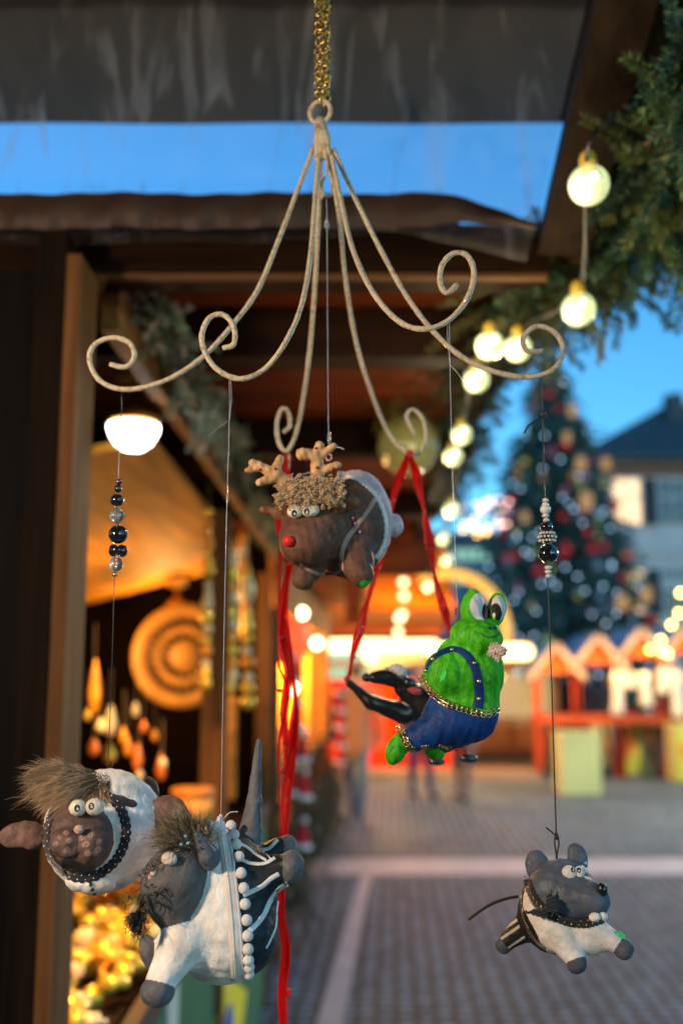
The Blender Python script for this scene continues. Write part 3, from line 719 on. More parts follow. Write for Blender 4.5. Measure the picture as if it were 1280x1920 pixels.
for i, (x, y, rx, ry, mi) in enumerate(((190,1360,13,17,2),(176,1400,14,20,3),(208,1352,15,34,2),(206,1412,16,22,1),(232,1380,10,20,0),(258,1420,12,30,3),(262,1452,9,14,2),(302,1438,12,30,3),(305,1430,10,12,2),(270,1362,9,14,3),(255,1330,9,16,2),(290,1378,8,14,0),(178,1290,14,60,0),(240,1400,10,22,0),(165,1340,10,14,1))):
    drop(x, y, 2.7+.12*(i % 4), rx, ry, mi, DL[i])
# heap of small gilt wares on the counter
rs = np.random.RandomState(21); protos = []
for k in range(5):
    m = MB()
    if k == 0: m.sphere((0,0,.02), (.03,.024,.018), 12, 8)
    elif k == 1: m.torus((0,0,.012), .024, .009, (.1,.1,1), 18, 8)
    elif k == 2: m.lathe((0,0,0), [(.012,0),(.028,.008),(.03,.022),(.016,.034),(.006,.05)], 12)
    elif k == 3: m.lathe((0,0,0), [(.03,0),(.032,.006),(.02,.012),(.022,.02),(.004,.028)], 10)
    else: m.sphere((0,0,.014), (.02,.034,.014), 10, 7)
    o = m.build('gilt_trinket', [MG[1],MG[0],MG[1],MG[2],MG[1]][k], None, True); protos.append(o)
TL = ['gold oval trinket in the heap on the lit counter','amber ring trinket in the heap on the lit counter','gold baluster trinket in the heap on the lit counter','cream disc trinket in the heap on the lit counter','long gold trinket in the heap on the lit counter']
cnt = 0
for i in range(280):
    Y = rs.uniform(1.66, 3.0); X = rs.uniform(-.80, -.43); z = .965+rs.rand()*.035+max(0, (Y-2.3))*.10*rs.rand()
    k = rs.randint(5); o = protos[k] if k not in [j for j in range(5) if protos[j].get('used')] else protos[k].copy()
    if o is not protos[k]: COL.objects.link(o)
    protos[k]['used'] = 1; o.location = (X, Y, z); o.rotation_euler = (rs.normal()*.5, rs.normal()*.5, rs.rand()*6); s_ = rs.uniform(.7, 1.2); o.scale = (s_, s_, s_)
    tag(o, TL[k], 'trinket', 'gilt trinkets heaped on the counter')
for o in list(bpy.data.objects):
    if 'used' in o: del o['used']
bs = empty('basket', P(250,1640,2.9), 'wide orange woven basket glowing behind the sheep on the counter', 'basket')
c = P(255,1640,2.75); m = MB(); m.lathe(c+A(0,0,-.03), [(.08,0),(.13,.03),(.15,.075),(.14,.078),(.12,.035),(.0,.02)], 28); m.build('bowl', mat('orange_wicker', (.75,.30,.04), .6, 0, .2, 30, .6, 90), bs, True)
m = MB(); m.torus(c+A(0,0,.047), .147, .007, (0,0,1), 30, 8); m.build('rim', mat('wicker_rim', (.55,.20,.03), .6, 0, .3, 60), bs, True)
ps = empty('paper_box', P(360,1515,3.0), 'round orange paper box behind the donkey tuft', 'box')
m = MB(); m.lathe(P(360,1545,3.0), [(0,0),(.055,0),(.058,.09),(.0,.092)], 26); m.build('box_body', mat('orange_paper', (.75,.33,.06), .6, 0, .2, 20), ps, True)
m = MB(); m.lathe(P(360,1545,3.0)+A(0,0,.075), [(.0605,0),(.0605,.022),(.055,.024),(0,.025)], 26); m.build('lid', mat('orange_lid', (.6,.22,.04), .6, 0, .2, 20), ps, True)
m = MB(); m.box((-.62,4.9,1.03), (-.5,5.0,1.5)); tag(m.build('carved_board', W_GOLD), 'tall honey-coloured board leaning at the far end of the left counter', 'board')

# --- second stall further on: bright golden interior
s2 = empty('market_stall', (-.6, 6, 0), 'bright golden-lit market stall beyond the first one with fir-hung counter', 'market stall')
A0 = A(-.36, 6.1); A1 = A(-.13, 11.5); dv = (A1-A0)/np.linalg.norm(A1-A0); nv = A(-dv[1], dv[0]); Ln = np.linalg.norm(A1-A0)
def s2p(t, off, z): q = A0+dv*t+nv*off; return A(q[0], q[1], z)
def s2box(t0, t1, o0, o1, z0, z1, mt, nm, lab=None):
    m = MB(); v = [s2p(t, o, z) for z in (z0, z1) for (t, o) in ((t0,o0),(t1,o0),(t1,o1),(t0,o1))]
    m.add(v, [(0,3,2,1),(4,5,6,7),(0,1,5,4),(1,2,6,5),(2,3,7,6),(3,0,4,7)]); return m.build(nm, mt, s2)
W_G2 = wood('lit_pine_boards', (.72,.34,.05), 'Z', 3)
s2box(0, Ln, 1.5, 1.55, 0, 2.5, W_G2, 'back_wall'); s2box(Ln-.05, Ln, .02, 1.48, 0, 2.5, W_G2, 'side_wall'); s2box(0, Ln, .05, 1.48, 2.3, 2.34, W_G2, 'ceiling')
s2box(0, Ln, .02, .7, .92, .98, W_TAN, 'counter'); s2box(0, Ln, .0, .04, 2.0, 2.28, W_TANY, 'header_board')
s2box(-.1, Ln+.2, -.45, 1.6, 2.36, 2.42, W_RED, 'roof')
for t in (.0, 1.8, 3.6, Ln-.1): s2box(t, t+.09, .0+.005, .095, 0, 2.0, W_TAN, 'post')
for z in (1.25, 1.6): s2box(.2, Ln-.2, 1.2, 1.48, z, z+.03, W_G2, 'shelf')
garland('dark fir branches hung in front of the second stall counter', [s2p(t, -.06, z) for t, z in ((0,.75),(1.3,.62),(2.6,.72),(4,.6),(5.3,.7))], .11, 170, .22, .045, 30, [(.03,.045,.015),(.015,.03,.015)], 31, wd=.006, out=(0,0,-.9), droop=.5)
garland('lower rows of fir branches before the second stall', [s2p(t, -.05, .34) for t in (0,1.3,2.6,4,5.3)], .12, 150, .24, .045, 30, [(.02,.035,.012),(.012,.022,.012)], 32, wd=.006, out=(0,0,-.7), droop=.5)
for t in (.9, 2.2, 3.5, 4.8):
    c = s2p(t, .55, 2.08); e = empty('pendant_lamp', c, 'warm round pendant lamp in the second stall', 'lamp', 'pendant lamps of the second stall')
    m = MB(); m.sphere(c, .05, 16, 10); m.build('bulb', G1, e, True); m = MB(); m.lathe(c+A(0,0,.03), [(.09,0),(.03,.07),(.01,.2)], 16); m.build('shade', mat('lamp_shade_metal', (.4,.2,.06), .4, .5, 0), e, True)
    point(c+A(0,0,-.12), 190, (1,.50,.09), .06, parent=e, spot=120, aim=(dv[0]+nv[0]*.45, dv[1]+nv[1]*.45, -.35))
rs = np.random.RandomState(5); pj = []
for k, (mt, pr) in enumerate(((MG[3], [(.03,0),(.06,.05),(.05,.12),(.02,.17),(.03,.19)]),(MG[2], [(.05,0),(.06,.08),(.055,.09)]),(MG[1], [(.02,0),(.05,.03),(.01,.1),(.04,.15),(0,.2)]),(mat('yellow_glaze', (.6,.6,.05), .4, 0, 0), [(.04,0),(.05,.12),(.02,.15),(.02,.2)]))):
    m = MB(); m.lathe((0,0,0), pr, 14); pj.append(m.build('ceramic_jar', mt, None, True))
used = set()
for i in range(46):
    k = rs.randint(4); row = i % 3; t = rs.uniform(.3, Ln-.3); c = s2p(t, (.25, 1.33, 1.33)[row], (.981,1.281,1.631)[row]); o = pj[k] if k not in used else pj[k].copy()
    if k in used: COL.objects.link(o)
    used.add(k); o.location = tuple(c); tag(o, ['orange','cream','gold','yellow'][k]+' glazed jar displayed in the golden second stall', 'jar', 'jars in the second stall')
# lantern-like paper shade at its near end and the far support
c = P(545,1205,6.3); m = MB(); m.lathe(c, [(0,-.16),(.08,-.12),(.13,0),(.10,.12),(0,.17)], 20); tag(m.build('paper_lantern', glow('red_lantern', (1,.12,.03), .5), None, True), 'glowing red paper lantern at the near end of the golden stall', 'lantern')

# little felt caps with white bobbles, strung vertically
M['felt_red'] = mat('red_felt', (.50,.015,.02), .9, 0, .2, 40); M['felt_white'] = mat('white_fleece', (.72,.72,.76), .9, 0, .1, 40, .4)
def hat_string(pts, Y, r, label, group):
    first = True
    for i, (x, y) in enumerate(pts):
        c = P(x, y, Y); e = empty('felt_cap', c, label, 'felt cap', group)
        m = MB(); m.lathe(c, [(r*1.0,-r*.9),(r*.95,-r*.3),(r*.6,r*.9),(r*.1,r*1.9)], 16, (.15,0,1)); m.build('cap', M['felt_red'], e, True)
        m = MB(); m.lathe(c+A(0,0,-r*1.0), [(r*.8,-r*.35),(r*1.15,-r*.2),(r*1.2,r*.15),(r*.9,r*.35)], 16, (.15,0,1)); m.build('brim', M['felt_white'], e, True)
        m = MB(); m.sphere(c+A(r*.3,0,r*2.0), r*.42, 12, 8); m.build('bobble', M['felt_white'], e, True)
hat_string([(548,1262),(556,1350),(565,1408),(548,1470),(568,1478),(566,1570)], 5.7, .044, 'red felt cap with white brim strung beside the near red ribbon', 'felt caps strung beside the stall')
hat_string([(636,1290),(638,1322),(636,1354),(639,1388),(636,1420)], 8.7, .042, 'red felt cap with cream brim in the column beside the walking person', 'felt caps in a column further back')

# --- red kiosk in the middle distance
ki = empty('kiosk', (1.4, 17, 0), 'large red and orange kiosk with glowing band of light across its front', 'kiosk')
KY = 17.0
KR = wood('red_painted_boards', (.66,.045,.004), 'Z', 1.5, spec=.02); KO = wood('orange_painted_boards', (.85,.17,.008), 'X', 1.2, spec=.02)
xk0, xk1 = XC(600,KY), XC(842,KY)
m = MB(); m.box((xk0,KY,.1), (xk1,KY+2.5,ZC(1275,KY))); m.build('wall', KR, ki)
m = MB()
for px in (622,662,702,742,782,822): m.box((XC(px,KY),KY-.03,.12), (XC(px,KY)+.07,KY-.002,ZC(1300,KY)))
m.build('panel_trim', wood('dark_red_trim', (.30,.03,.01), 'Z'), ki)
m = MB(); m.box((XC(560,KY),KY-.5,ZC(1250,KY)), (XC(985,KY),KY-.2,ZC(1238,KY))); m.build('counter_canopy', W_TANX, ki)
m = MB(); m.box((XC(600,KY),KY-.1,ZC(1190,KY)), (XC(830,KY),KY+2.4,ZC(1172,KY))); m.build('fascia', wood('brown_fascia', (.22,.05,.01), 'X'), ki)
m = MB(); m.box((XC(590,KY),KY-.3,ZC(1166,KY)), (XC(850,KY),KY+2.4,ZC(1146,KY))); m.build('cornice', W_TANX, ki)
v = [(XC(585,KY),KY-.4,ZC(1146,KY)+.003),(XC(850,KY),KY-.4,ZC(1146,KY)+.003),(XC(850,KY),KY+1.2,ZC(1010,KY)),(XC(600,KY),KY+1.2,ZC(1030,KY)),(XC(585,KY),KY+2.4,ZC(1146,KY)+.003),(XC(850,KY),KY+2.4,ZC(1146,KY)+.003)]
m = MB(); m.add(v, [(0,1,2,3),(3,2,5,4),(0,3,4),(1,5,2)]); m.build('roof', KO, ki)
m = MB(); m.box((XC(600,KY)-.2,KY-1.0,0), (XC(985,KY),KY-.05,.13)); m.build('platform', wood('platform_boards', (.28,.20,.13), 'X'), ki)
# light band
for a_, b_, yy, hh in ((556,612,1208,8),(620,722,1210,10),(742,812,1211,10),(818,985,1222,13)):
    m = MB(); c0 = P(a_, yy, KY-.55); c1 = P(b_, yy, KY-.55); m.tube([c0, (c0+c1)/2, c1], hh*KY/F, 12); m.sphere(c0, hh*KY/F, 10, 8); m.sphere(c1, hh*KY/F, 10, 8); m.build('tube_light', G_STRIP, ki, True)
for q in (590,670,780,900): point(P(q,1250,KY-1.5), 42, (1,.42,.10), .1, parent=ki)
point((1.2,KY-1.6,3.3), 110, (1,.45,.12), .2, parent=ki)  # light without a lamp body, added to brighten the kiosk roof
m = MB(); ac = P(838,1185,KY-.65); m.torus(ac, .93, .09, (0,1,0), 30, 10, a0=-.15*math.pi, a1=.55*math.pi); tag(m.build('arch_light', glow('yellow_arch', (1,.60,.10), .33), ki, True), 'glowing yellow arch sign above the light band')
m = MB(); m.beam(P(690,1248,KY-.5), P(800,1228,KY-.5), .1, .16); m.build('sign_arm', glow('gold_sign', (1,.55,.12), .5), ki)
# beige booth right of the kiosk
bo = empty('booth', (3, 18, 0), 'beige lit sales booth between the frog and the huts', 'booth'); BY = 18.5
m = MB(); m.box((XC(842,BY),BY,.0), (XC(1045,BY),BY+2,ZC(1245,BY))); m.build('wall', wood('beige_boards', (.30,.19,.11), 'Z', 2), bo)
m = MB(); m.box((XC(880,BY),BY-.05,ZC(1345,BY)), (XC(1030,BY),BY-.01,ZC(1262,BY))); m.build('serving_hatch', glow('lit_hatch', (.95,.66,.30), .2), bo)
m = MB(); m.box((XC(850,BY),BY-.5,ZC(1256,BY)), (XC(1045,BY),BY-.06,ZC(1240,BY))); m.build('canopy', wood('dark_canopy', (.06,.04,.03), 'X'), bo)
m = MB(); m.box((XC(870,BY),BY-.3,ZC(1410,BY)), (XC(1010,BY),BY-.06,ZC(1360,BY))); m.build('counter', wood('counter_brown', (.16,.06,.02), 'X'), bo)
point((XC(950,BY),BY-.8,ZC(1262,BY)), 4, (1,.7,.35), .1, parent=bo)
m = MB(); m.box((XC(985,BY),BY-.09,ZC(1330,BY)), (XC(1012,BY),BY-.055,ZC(1285,BY))); m.build('menu_board', mat('pale_green_board', (.5,.65,.4), .6, 0, .1), bo)

# --- chains of small lamps
def bulbs(pts, Y, r, mt, label, group, cat='fairy light'):
    m0 = MB(); m0.sphere((0,0,0), r, 10, 8); o = m0.build('fairy_light', mt, None, True)
    for i, q in enumerate(pts):
        c = o if i == 0 else o.copy()
        if i: COL.objects.link(c)
        c.location = tuple(P(q[0], q[1], q[2] if len(q) > 2 else Y)); tag(c, label, cat, group)
G_W = glow('led_warm', (1,.80,.38), 7); G_GR = glow('led_green_white', (.75,1,.45), 12); G_PINK = glow('led_pink', (1,.5,.42), 3); G_AMB = glow('led_amber', (1,.5,.12), 5); G_BL = glow('led_cool', (.45,.7,1), 1.3)
bulbs([(756,1092),(757,1118),(753,1152),(748,1160),(746,1186),(801,1100),(700,1236),(690,1234)], 14, .05, glow('led_yellow_soft', (1,.85,.4), 2.0), 'round warm lamp in the chain left of the arch', 'lamps by the arch')
bulbs([(572,1206),(594,1206),(566,1150),(548,1290)], 7.5, .036, G_W, 'small warm lamp in the golden stall', 'small lamps in the golden stall')
bulbs([(1272,1150),(1258,1172),(1238,1200),(1218,1218),(1241,1221),(1250,1225),(1275,1112)], 13, .034, G_Y, 'yellow fairy light in the string at the right edge', 'fairy lights at the right edge')
rs = np.random.RandomState(8)
bulbs([(rs.uniform(862,955), rs.uniform(935,985), 24+rs.rand()*2) for _ in range(20)], 24, .035, G_PINK, 'pink fairy light in the distant cluster left of the tree', 'distant fairy lights')
bulbs([(rs.uniform(858,925), rs.uniform(972,1005), 24+rs.rand()*2) for _ in range(14)], 24, .035, G_AMB, 'amber fairy light in the distant cluster left of the tree', 'distant fairy lights')
bulbs([(925,1270),(940,1268),(912,1272),(900,1270)], 16, .02, G_AMB, 'tiny amber light on the beige booth', 'lights on the beige booth')

# --- teal building far behind, house on the right
tb = empty('building', (7, 38, 0), 'distant teal building with pale lit windows, left of the Christmas tree', 'building'); TY = 38
m = MB(); m.box((XC(770,TY),TY,0), (XC(1010,TY),TY+6,ZC(1018,TY))); m.build('wall', mat('teal_plaster', (.10,.22,.28), .8, 0, .15, 1), tb)
m = MB(); m.box((XC(760,TY),TY-.3,ZC(1018,TY)+.01), (XC(1020,TY),TY+6,ZC(1000,TY))); m.build('roof', mat('slate', (.05,.09,.13), .7, 0, .2, 2), tb)
for x, y in ((862,1040),(880,1040),(898,1040),(915,1040),(862,1085),(885,1085),(908,1085),(925,1090)):
    m = MB(); m.box((XC(x-6,TY),TY-.04,ZC(y+10,TY)), (XC(x+6,TY),TY-.01,ZC(y-10,TY))); m.build('window', glow('cool_window_%d' % x, (.5,.95,.75), .3), tb)
ho = empty('house', (16, 42, 0), 'pale plastered house with dark hipped roof, lit windows and blue shutters on the right', 'house'); HY = 42
hx0 = XC(1118,HY); hx1 = XC(1120,HY)+16
PL = mat('pale_plaster', (.66,.60,.62), .85, 0, .1, .8, .2); zE = ZC(868,HY); zR = ZC(752,HY)
m = MB(); m.box((hx0,HY,0), (hx1,HY+10,zE)); m.build('wall', PL, ho)
m = MB(); m.add([(hx0-.6,HY-.6,zE),(hx1+.6,HY-.6,zE),(hx1+.6,HY+10.6,zE),(hx0-.6,HY+10.6,zE),(hx0+5,HY+5,zR+1.2),(hx1-5,HY+5,zR+1.2),(hx0-.6,HY-.6,zE+.25),(hx1+.6,HY-.6,zE+.25),(hx1+.6,HY+10.6,zE+.25),(hx0-.6,HY+10.6,zE+.25)],
      [(0,1,7,6),(1,2,8,7),(2,3,9,8),(3,0,6,9),(6,7,5,4),(7,8,5),(8,9,4,5),(9,6,4),(0,3,2,1)]); m.build('roof', mat('dark_slate_roof', (.035,.055,.07), .7, 0, .3, 2, .4), ho)
m = MB(); m.box((hx0-.1,HY-.12,zE-.55), (hx1,HY-.01,zE-.1)); m.build('cornice', mat('red_brown_cornice', (.20,.09,.08), .8, 0, .1), ho)
m = MB(); m.box((XC(1252,HY+3,735),HY+3,zR-1.5), (XC(1280,HY+3,735),HY+4,zR+1.2)); m.build('chimney', mat('chimney_brick', (.05,.07,.10), .8, 0, .2), ho)
m = MB(); m.box((hx0,HY-.1,ZC(1040,HY)), (hx1,HY-.01,ZC(1022,HY))); m.box((hx0,HY-.1,ZC(1100,HY)),(hx1,HY-.01,ZC(1085,HY))); m.build('string_course', mat('light_stone', (.6,.57,.57), .8, 0, .1), ho)
HWL = glow('house_window_lit', (1,.66,.36), .75); SHM = mat('blue_shutter', (.015,.05,.09), .6, 0, .2, 4); HWD = mat('house_window_dark', (.06,.10,.14), .15, 0, .1)
for x, y in ((1187,940),(1275,940),(1187,1110),(1275,1110)):
    lit = x < 1200
    m = MB(); m.box((XC(x-27,HY),HY-.06,ZC(y+42,HY)), (XC(x+27,HY),HY-.012,ZC(y-40,HY))); wdw = m.build('window', HWL if lit else HWD, ho)
    m = MB()
    for bx in (-28,-1,25): m.box((XC(x+bx,HY),HY-.11,ZC(y+42,HY)), (XC(x+bx+3,HY),HY-.062,ZC(y-40,HY)))
    m.box((XC(x-25,HY),HY-.12,ZC(y-5,HY)), (XC(x+25,HY),HY-.112,ZC(y-9,HY))); m.build('frame', PL, wdw)
    for sx in (-48, 33):
        m = MB(); m.box((XC(x+sx,HY),HY-.14,ZC(y+44,HY)), (XC(x+sx+16,HY),HY-.013,ZC(y-42,HY))); m.build('shutter', SHM, ho)

# --- the Christmas tree
ctr = XC(1050, 29); xt = empty('christmas_tree', (ctr, 29, 0), 'tall dark Christmas tree full of baubles and lights standing before the house', 'Christmas tree')
TYY = 29.0; ztop = ZC(672,TYY); rs = np.random.RandomState(17); Htree = ztop
def tree_r(z): return 3.3*max(0, (1-z/ztop))**.82
m = MB(); m.lathe((ctr,TYY,0), [(.28,0),(.22,3),(.12,8),(.02,ztop)], 12); m.build('trunk', mat('bark', (.06,.04,.03), .9, 0, .3, 6, .5), xt, True)
m = MB(); V = []; Fc = []; Cc = []
for i in range(1900):
    z = ztop*(1-rs.rand()**.62)*.97+.15; r = tree_r(z); a_ = rs.rand()*2*math.pi; L_ = r*rs.uniform(.75, 1.12); 
    dirv = A(math.cos(a_), math.sin(a_), -.12-.25*rs.rand()); base = A(ctr, TYY, z+.1)
    n = int(9+L_*9)
    for k in range(n):
        t = rs.uniform(.25, 1.0); p = base+dirv*L_*t+rs.normal(size=3)*.08*(1+L_*.3); u_ = dirv*rs.uniform(.14, .3)+rs.normal(size=3)*.11+A(0,0,-.05); s_ = np.cross(u_, rs.normal(size=3)); s_ /= np.linalg.norm(s_); s_ *= rs.uniform(.03, .07)
        b_ = len(V); V += [p-s_, p+u_*.5-s_*1.2, p+u_, p+s_]; Fc.append((b_, b_+1, b_+2, b_+3)); c_ = A(.04,.12,.12)*rs.uniform(.5, 1.7)+A(.0,.0,.01)*rs.rand(); Cc += [c_]*4
m.add(V, Fc, np.array(Cc)); m.build('crown', M['needles'], xt)
bm_ = {'red': mat('red_bauble', (.80,.02,.02), .15, .3, 0, coat=.6), 'gold': mat('gold_bauble', (.75,.5,.15), .2, .8, 0), 'silver': mat('silver_bauble', (.16,.25,.33), .2, .3, 0), 'green': mat('green_bauble', (.45,.55,.2), .2, .4, 0), 'rose': mat('rose_bauble', (.5,.15,.25), .25, .1, 0), 'copper': mat('copper_bauble', (.7,.28,.1), .25, .6, 0)}
for nm, mt in bm_.items():
    m = MB(); m.sphere((0,0,0), .13, 14, 10); m.lathe((0,0,.12), [(.05,0),(.05,.05),(.01,.06)], 8); o = m.build('bauble', mt, None, True); n = {'red': 46, 'gold': 20, 'silver': 24, 'green': 12, 'rose': 14, 'copper': 18}[nm]
    for i in range(n):
        z = ztop*(1-rs.rand()**.6)*.93+.3; r = tree_r(z)*rs.uniform(.93, 1.06)+.06; a_ = -math.pi/2+rs.uniform(-1.35, 1.35); c = o if i == 0 else o.copy()
        if i: COL.objects.link(c)
        s_ = rs.uniform(.7, 1.25); c.location = (ctr+math.cos(a_)*r, TYY+math.sin(a_)*r, z-.1); c.scale = (s_, s_, s_*1.02); tag(c, nm+' bauble hanging on the tall Christmas tree', 'bauble', 'baubles on the Christmas tree')
# lanterns hung on it: pale gold box lanterns
LNN = ['box lantern highest on the Christmas tree','large box lantern at mid height of the Christmas tree','box lantern just above the large middle one on the tree','box lantern low on the right side of the Christmas tree','box lantern at the lower right outer edge of the tree','small box lantern in the upper third of the tree','box lantern on the right flank of the Christmas tree','small box lantern on the left flank of the Christmas tree']
for li_, (x, y, s_) in enumerate(((1072,770,.7),(1098,940,1.0),(1088,870,.8),(1165,1130,.9),(1210,1115,.9),(1062,820,.6),(1135,870,.7),(983,970,.6))):
    c = P(x, y, TYY-2.6); e = empty('box_lantern', c, LNN[li_], 'lantern', 'box lanterns on the Christmas tree')
    m = MB(); s_ *= .85; m.box(c-A(.16,.16,.24)*s_, c+A(.16,.16,.24)*s_); m.build('panes', glow('lantern_pane', (1,.55,.20), .16), e)
    m = MB(); m.lathe(c+A(0,0,.245*s_), [(.25*s_,0),(.06*s_,.14*s_),(.02,.3*s_)], 4); m.build('roof', mat('lantern_roof', (.25,.15,.08), .6, 0, .1), e)
LT = [(rs.uniform(-1.3, 1.3), rs.rand()) for _ in range(110)]
m = MB(); m.sphere((0,0,0), .035, 8, 6); o = m.build('fairy_light', G_BL, None, True)
for i, (a_, u_) in enumerate(LT):
    z = ztop*(1-u_**.6)*.93+.3; r = tree_r(z)*1.05; c = o if i == 0 else o.copy()
    if i: COL.objects.link(c)
    c.location = (ctr+math.sin(a_)*r, TYY-math.cos(a_)*r, z); tag(c, 'cool white fairy light on the Christmas tree', 'fairy light', 'fairy lights on the Christmas tree')

# --- row of small gabled booths on the right with red posts
RP = wood('red_posts', (.42,.05,.012), 'Z', 3); BROOF = mat('blue_roof_cloth', (.08,.20,.34), .7, 0, .15, 3); GAB = wood('gable_boards', (.50,.38,.28), 'X', 3)
HB = 16.5; LAMPS = []
def hut(px, pk, w_, label):
    cx = XC(px, HB); hw = w_/2; zp = ZC(pk, HB); ze = zp-.42
    e = empty('gabled_booth', (cx, HB, 0), label, 'booth', 'row of little gabled booths')
    for sx in (-1, 1):
        m = MB(); m.box((cx+sx*hw-.045,HB-.05,0), (cx+sx*hw+.045,HB+.05,ze)); m.build('post', RP, e)
    m = MB(); m.add([(cx-hw,HB-.06,ze),(cx+hw,HB-.06,ze),(cx,HB-.06,zp-.02),(cx-hw,HB-.0,ze),(cx+hw,HB-.0,ze),(cx,HB-.0,zp-.02)], [(0,1,2),(5,4,3),(0,3,4,1),(1,4,5,2),(2,5,3,0)]); m.build('gable', wood('orange_gable', (.34,.08,.012), 'Z', 3), e)
    for sx in (-1, 1):
        m = MB(); m.beam((cx, HB-.16, zp+.03), (cx+sx*(hw+.12), HB-.16, ze-.08), .08, .09, up=(0,1,0)); m.build('barge_board', GAB, e)
        m = MB(); m.add([(cx,HB-.14,zp+.05),(cx+sx*(hw+.14),HB-.14,ze-.06),(cx+sx*(hw+.14),HB+1.6,ze-.06),(cx,HB+1.6,zp+.05)], [(0,1,2,3)]); m.add([(cx,HB-.14,zp+.08),(cx+sx*(hw+.14),HB-.14,ze-.03),(cx+sx*(hw+.14),HB+1.6,ze-.03),(cx,HB+1.6,zp+.08)], [(3,2,1,0)]); m.build('roof', BROOF, e)
    m = MB(); m.box((cx-hw,HB-.12,ZC(1358,HB)), (cx+hw,HB+.5,ZC(1340,HB))); m.build('counter', wood('red_counter', (.40,.07,.02), 'X', 3), e)
    for sx in (-1, 1):
        m = MB(); m.beam((cx+sx*.1, HB+.2, ZC(1360,HB)), (cx+sx*hw*.9, HB+.2, 0.02), .05, .05); m.build('leg', RP, e)
    point((cx, HB-.35, ze-.05), 8, (1,.50,.16), .05, parent=e)
    return e
hut(1040, 1212, .62, 'leftmost little gabled booth with red posts, half behind the bead string'); hut(1118, 1196, .66, 'middle little gabled booth with blue roof and red posts'); hut(1200, 1184, .70, 'gabled booth at right with white cloths hanging under it'); hut(1287, 1176, .72, 'gabled booth cut by the right picture edge')
CL = mat('white_hanging_cloth', (.75,.66,.52), .85, 0, .1, 4, .4)
CLN = ['cream cloth stocking left of the right-hand red post','short cream cloth beside the first cream stocking','cream cloth hanging in the middle of the right gabled booth','short cream cloth near the right picture edge','long cream cloth at the right picture edge']
for ci, (x, y0, y1, x1) in enumerate(((1160,1258,1340,1156),(1176,1262,1290,1182),(1205,1262,1325,1212),(1246,1252,1300,1240),(1262,1258,1345,1272))):
    m = MB(); p0, p1 = P(x, y0, HB-.2), P(x1, y1, HB-.2); ww = .11
    rows = 7; V = []
    for j in range(rows):
        t = j/(rows-1); c = p0*(1-t)+p1*t; w2 = ww*(1-.45*t)+.05*math.exp(-((t-.95)/.15)**2)
        for k in range(10): a_ = 2*math.pi*k/10; V.append(c+A(math.cos(a_)*w2, math.sin(a_)*.04+.01*math.sin(5*t), 0))
    m.add(V, [(j*10+k, j*10+(k+1) % 10, (j+1)*10+(k+1) % 10, (j+1)*10+k) for j in range(rows-1) for k in range(10)]+[tuple(range(10))[::-1], tuple(range((rows-1)*10, rows*10))]); tag(m.build('hanging_cloth', CL, None, True), CLN[ci], 'cloth', 'cream cloths hanging in the booths')

# --- pale green plinths
PG = mat('pale_green_paint', (.50,.55,.24), .6, 0, .08, 3, .15); PY = mat('yellow_green_paint', (.50,.52,.05), .6, 0, .1, 3); POr = mat('orange_emblem', (.75,.18,.03), .6, 0, .1)
def plinth(x0, x1, y0, y1, Y, mt, label, side=None, mark=False):
    X0, X1 = XC(x0,Y), XC(x1,Y); zt = ZC(y0,Y); e = empty('plinth', ((X0+X1)/2, Y, 0), label, 'plinth', 'green plinths on the square')
    m = MB(); m.box((X0,Y,0.01), (X1,Y+(X1-X0)*.9,zt-.03)); m.build('box_body', mt, e)
    m = MB(); m.box((X0-.015,Y-.015,zt-.03), (X1+.015,Y+(X1-X0)*.9+.015,zt)); m.build('lid', mt, e)
    if side:
        m = MB(); m.box((X0-.0,Y-.012,.03), (X0+(X1-X0)*side,Y-.002,zt-.04)); m.build('side_panel', PY, e)
    if mark:
        m = MB(); q = X0+(X1-X0)*(side or 1)*.5; z = zt*.6; m.lathe((q,Y-.014,z), [(0,-.008),(.07,-.006),(.07,.0)], 12, (0,1,0)); m.lathe((q,Y-.014,z-.12), [(0,-.008),(.05,-.006),(.05,.0)], 12, (0,1,0)); m.build('emblem', POr, e)
plinth(1046,1119,1374,1490,gp(1080,1492)[1],PG,'nearest pale green plinth, standing alone on the cobbles')
plinth(1104,1142,1350,1438,gp(1120,1440)[1],PG,'pale green plinth just behind the nearest one')
plinth(1166,1230,1352,1452,gp(1200,1454)[1],PG,'two-tone plinth with orange emblem, right of the middle booth',.42,True)
plinth(1260,1330,1358,1466,gp(1290,1468)[1],PG,'plinth with orange emblem at the right picture edge',.4,True)
plinth(1020,1044,1358,1420,gp(1030,1422)[1],PY,'narrow yellow plinth with orange emblem left of the nearest one',.9,True)
plinth(932,964,1340,1408,gp(950,1410)[1],PY,'yellow-green plinth standing by the beige booth')

# --- lamp added out of view on the right, only to brighten the square
sl = empty('added_lamp', (6.2, 11.5, 0), 'unseen pole lamp added right of the view to light the square', 'added lamp')
m = MB(); m.lathe((6.2,11.5,0), [(.12,0),(.12,.3),(.05,.4),(.04,3.9),(.06,4.0)], 12); m.build('pole', M['wire_dark'], sl, True)
m = MB(); m.sphere((6.2,11.5,4.15), .17, 18, 12); m.build('lamp_globe', G2, sl, True)
point((6.0,11.3,3.85), 620, (1,.82,.55), .18, parent=sl)

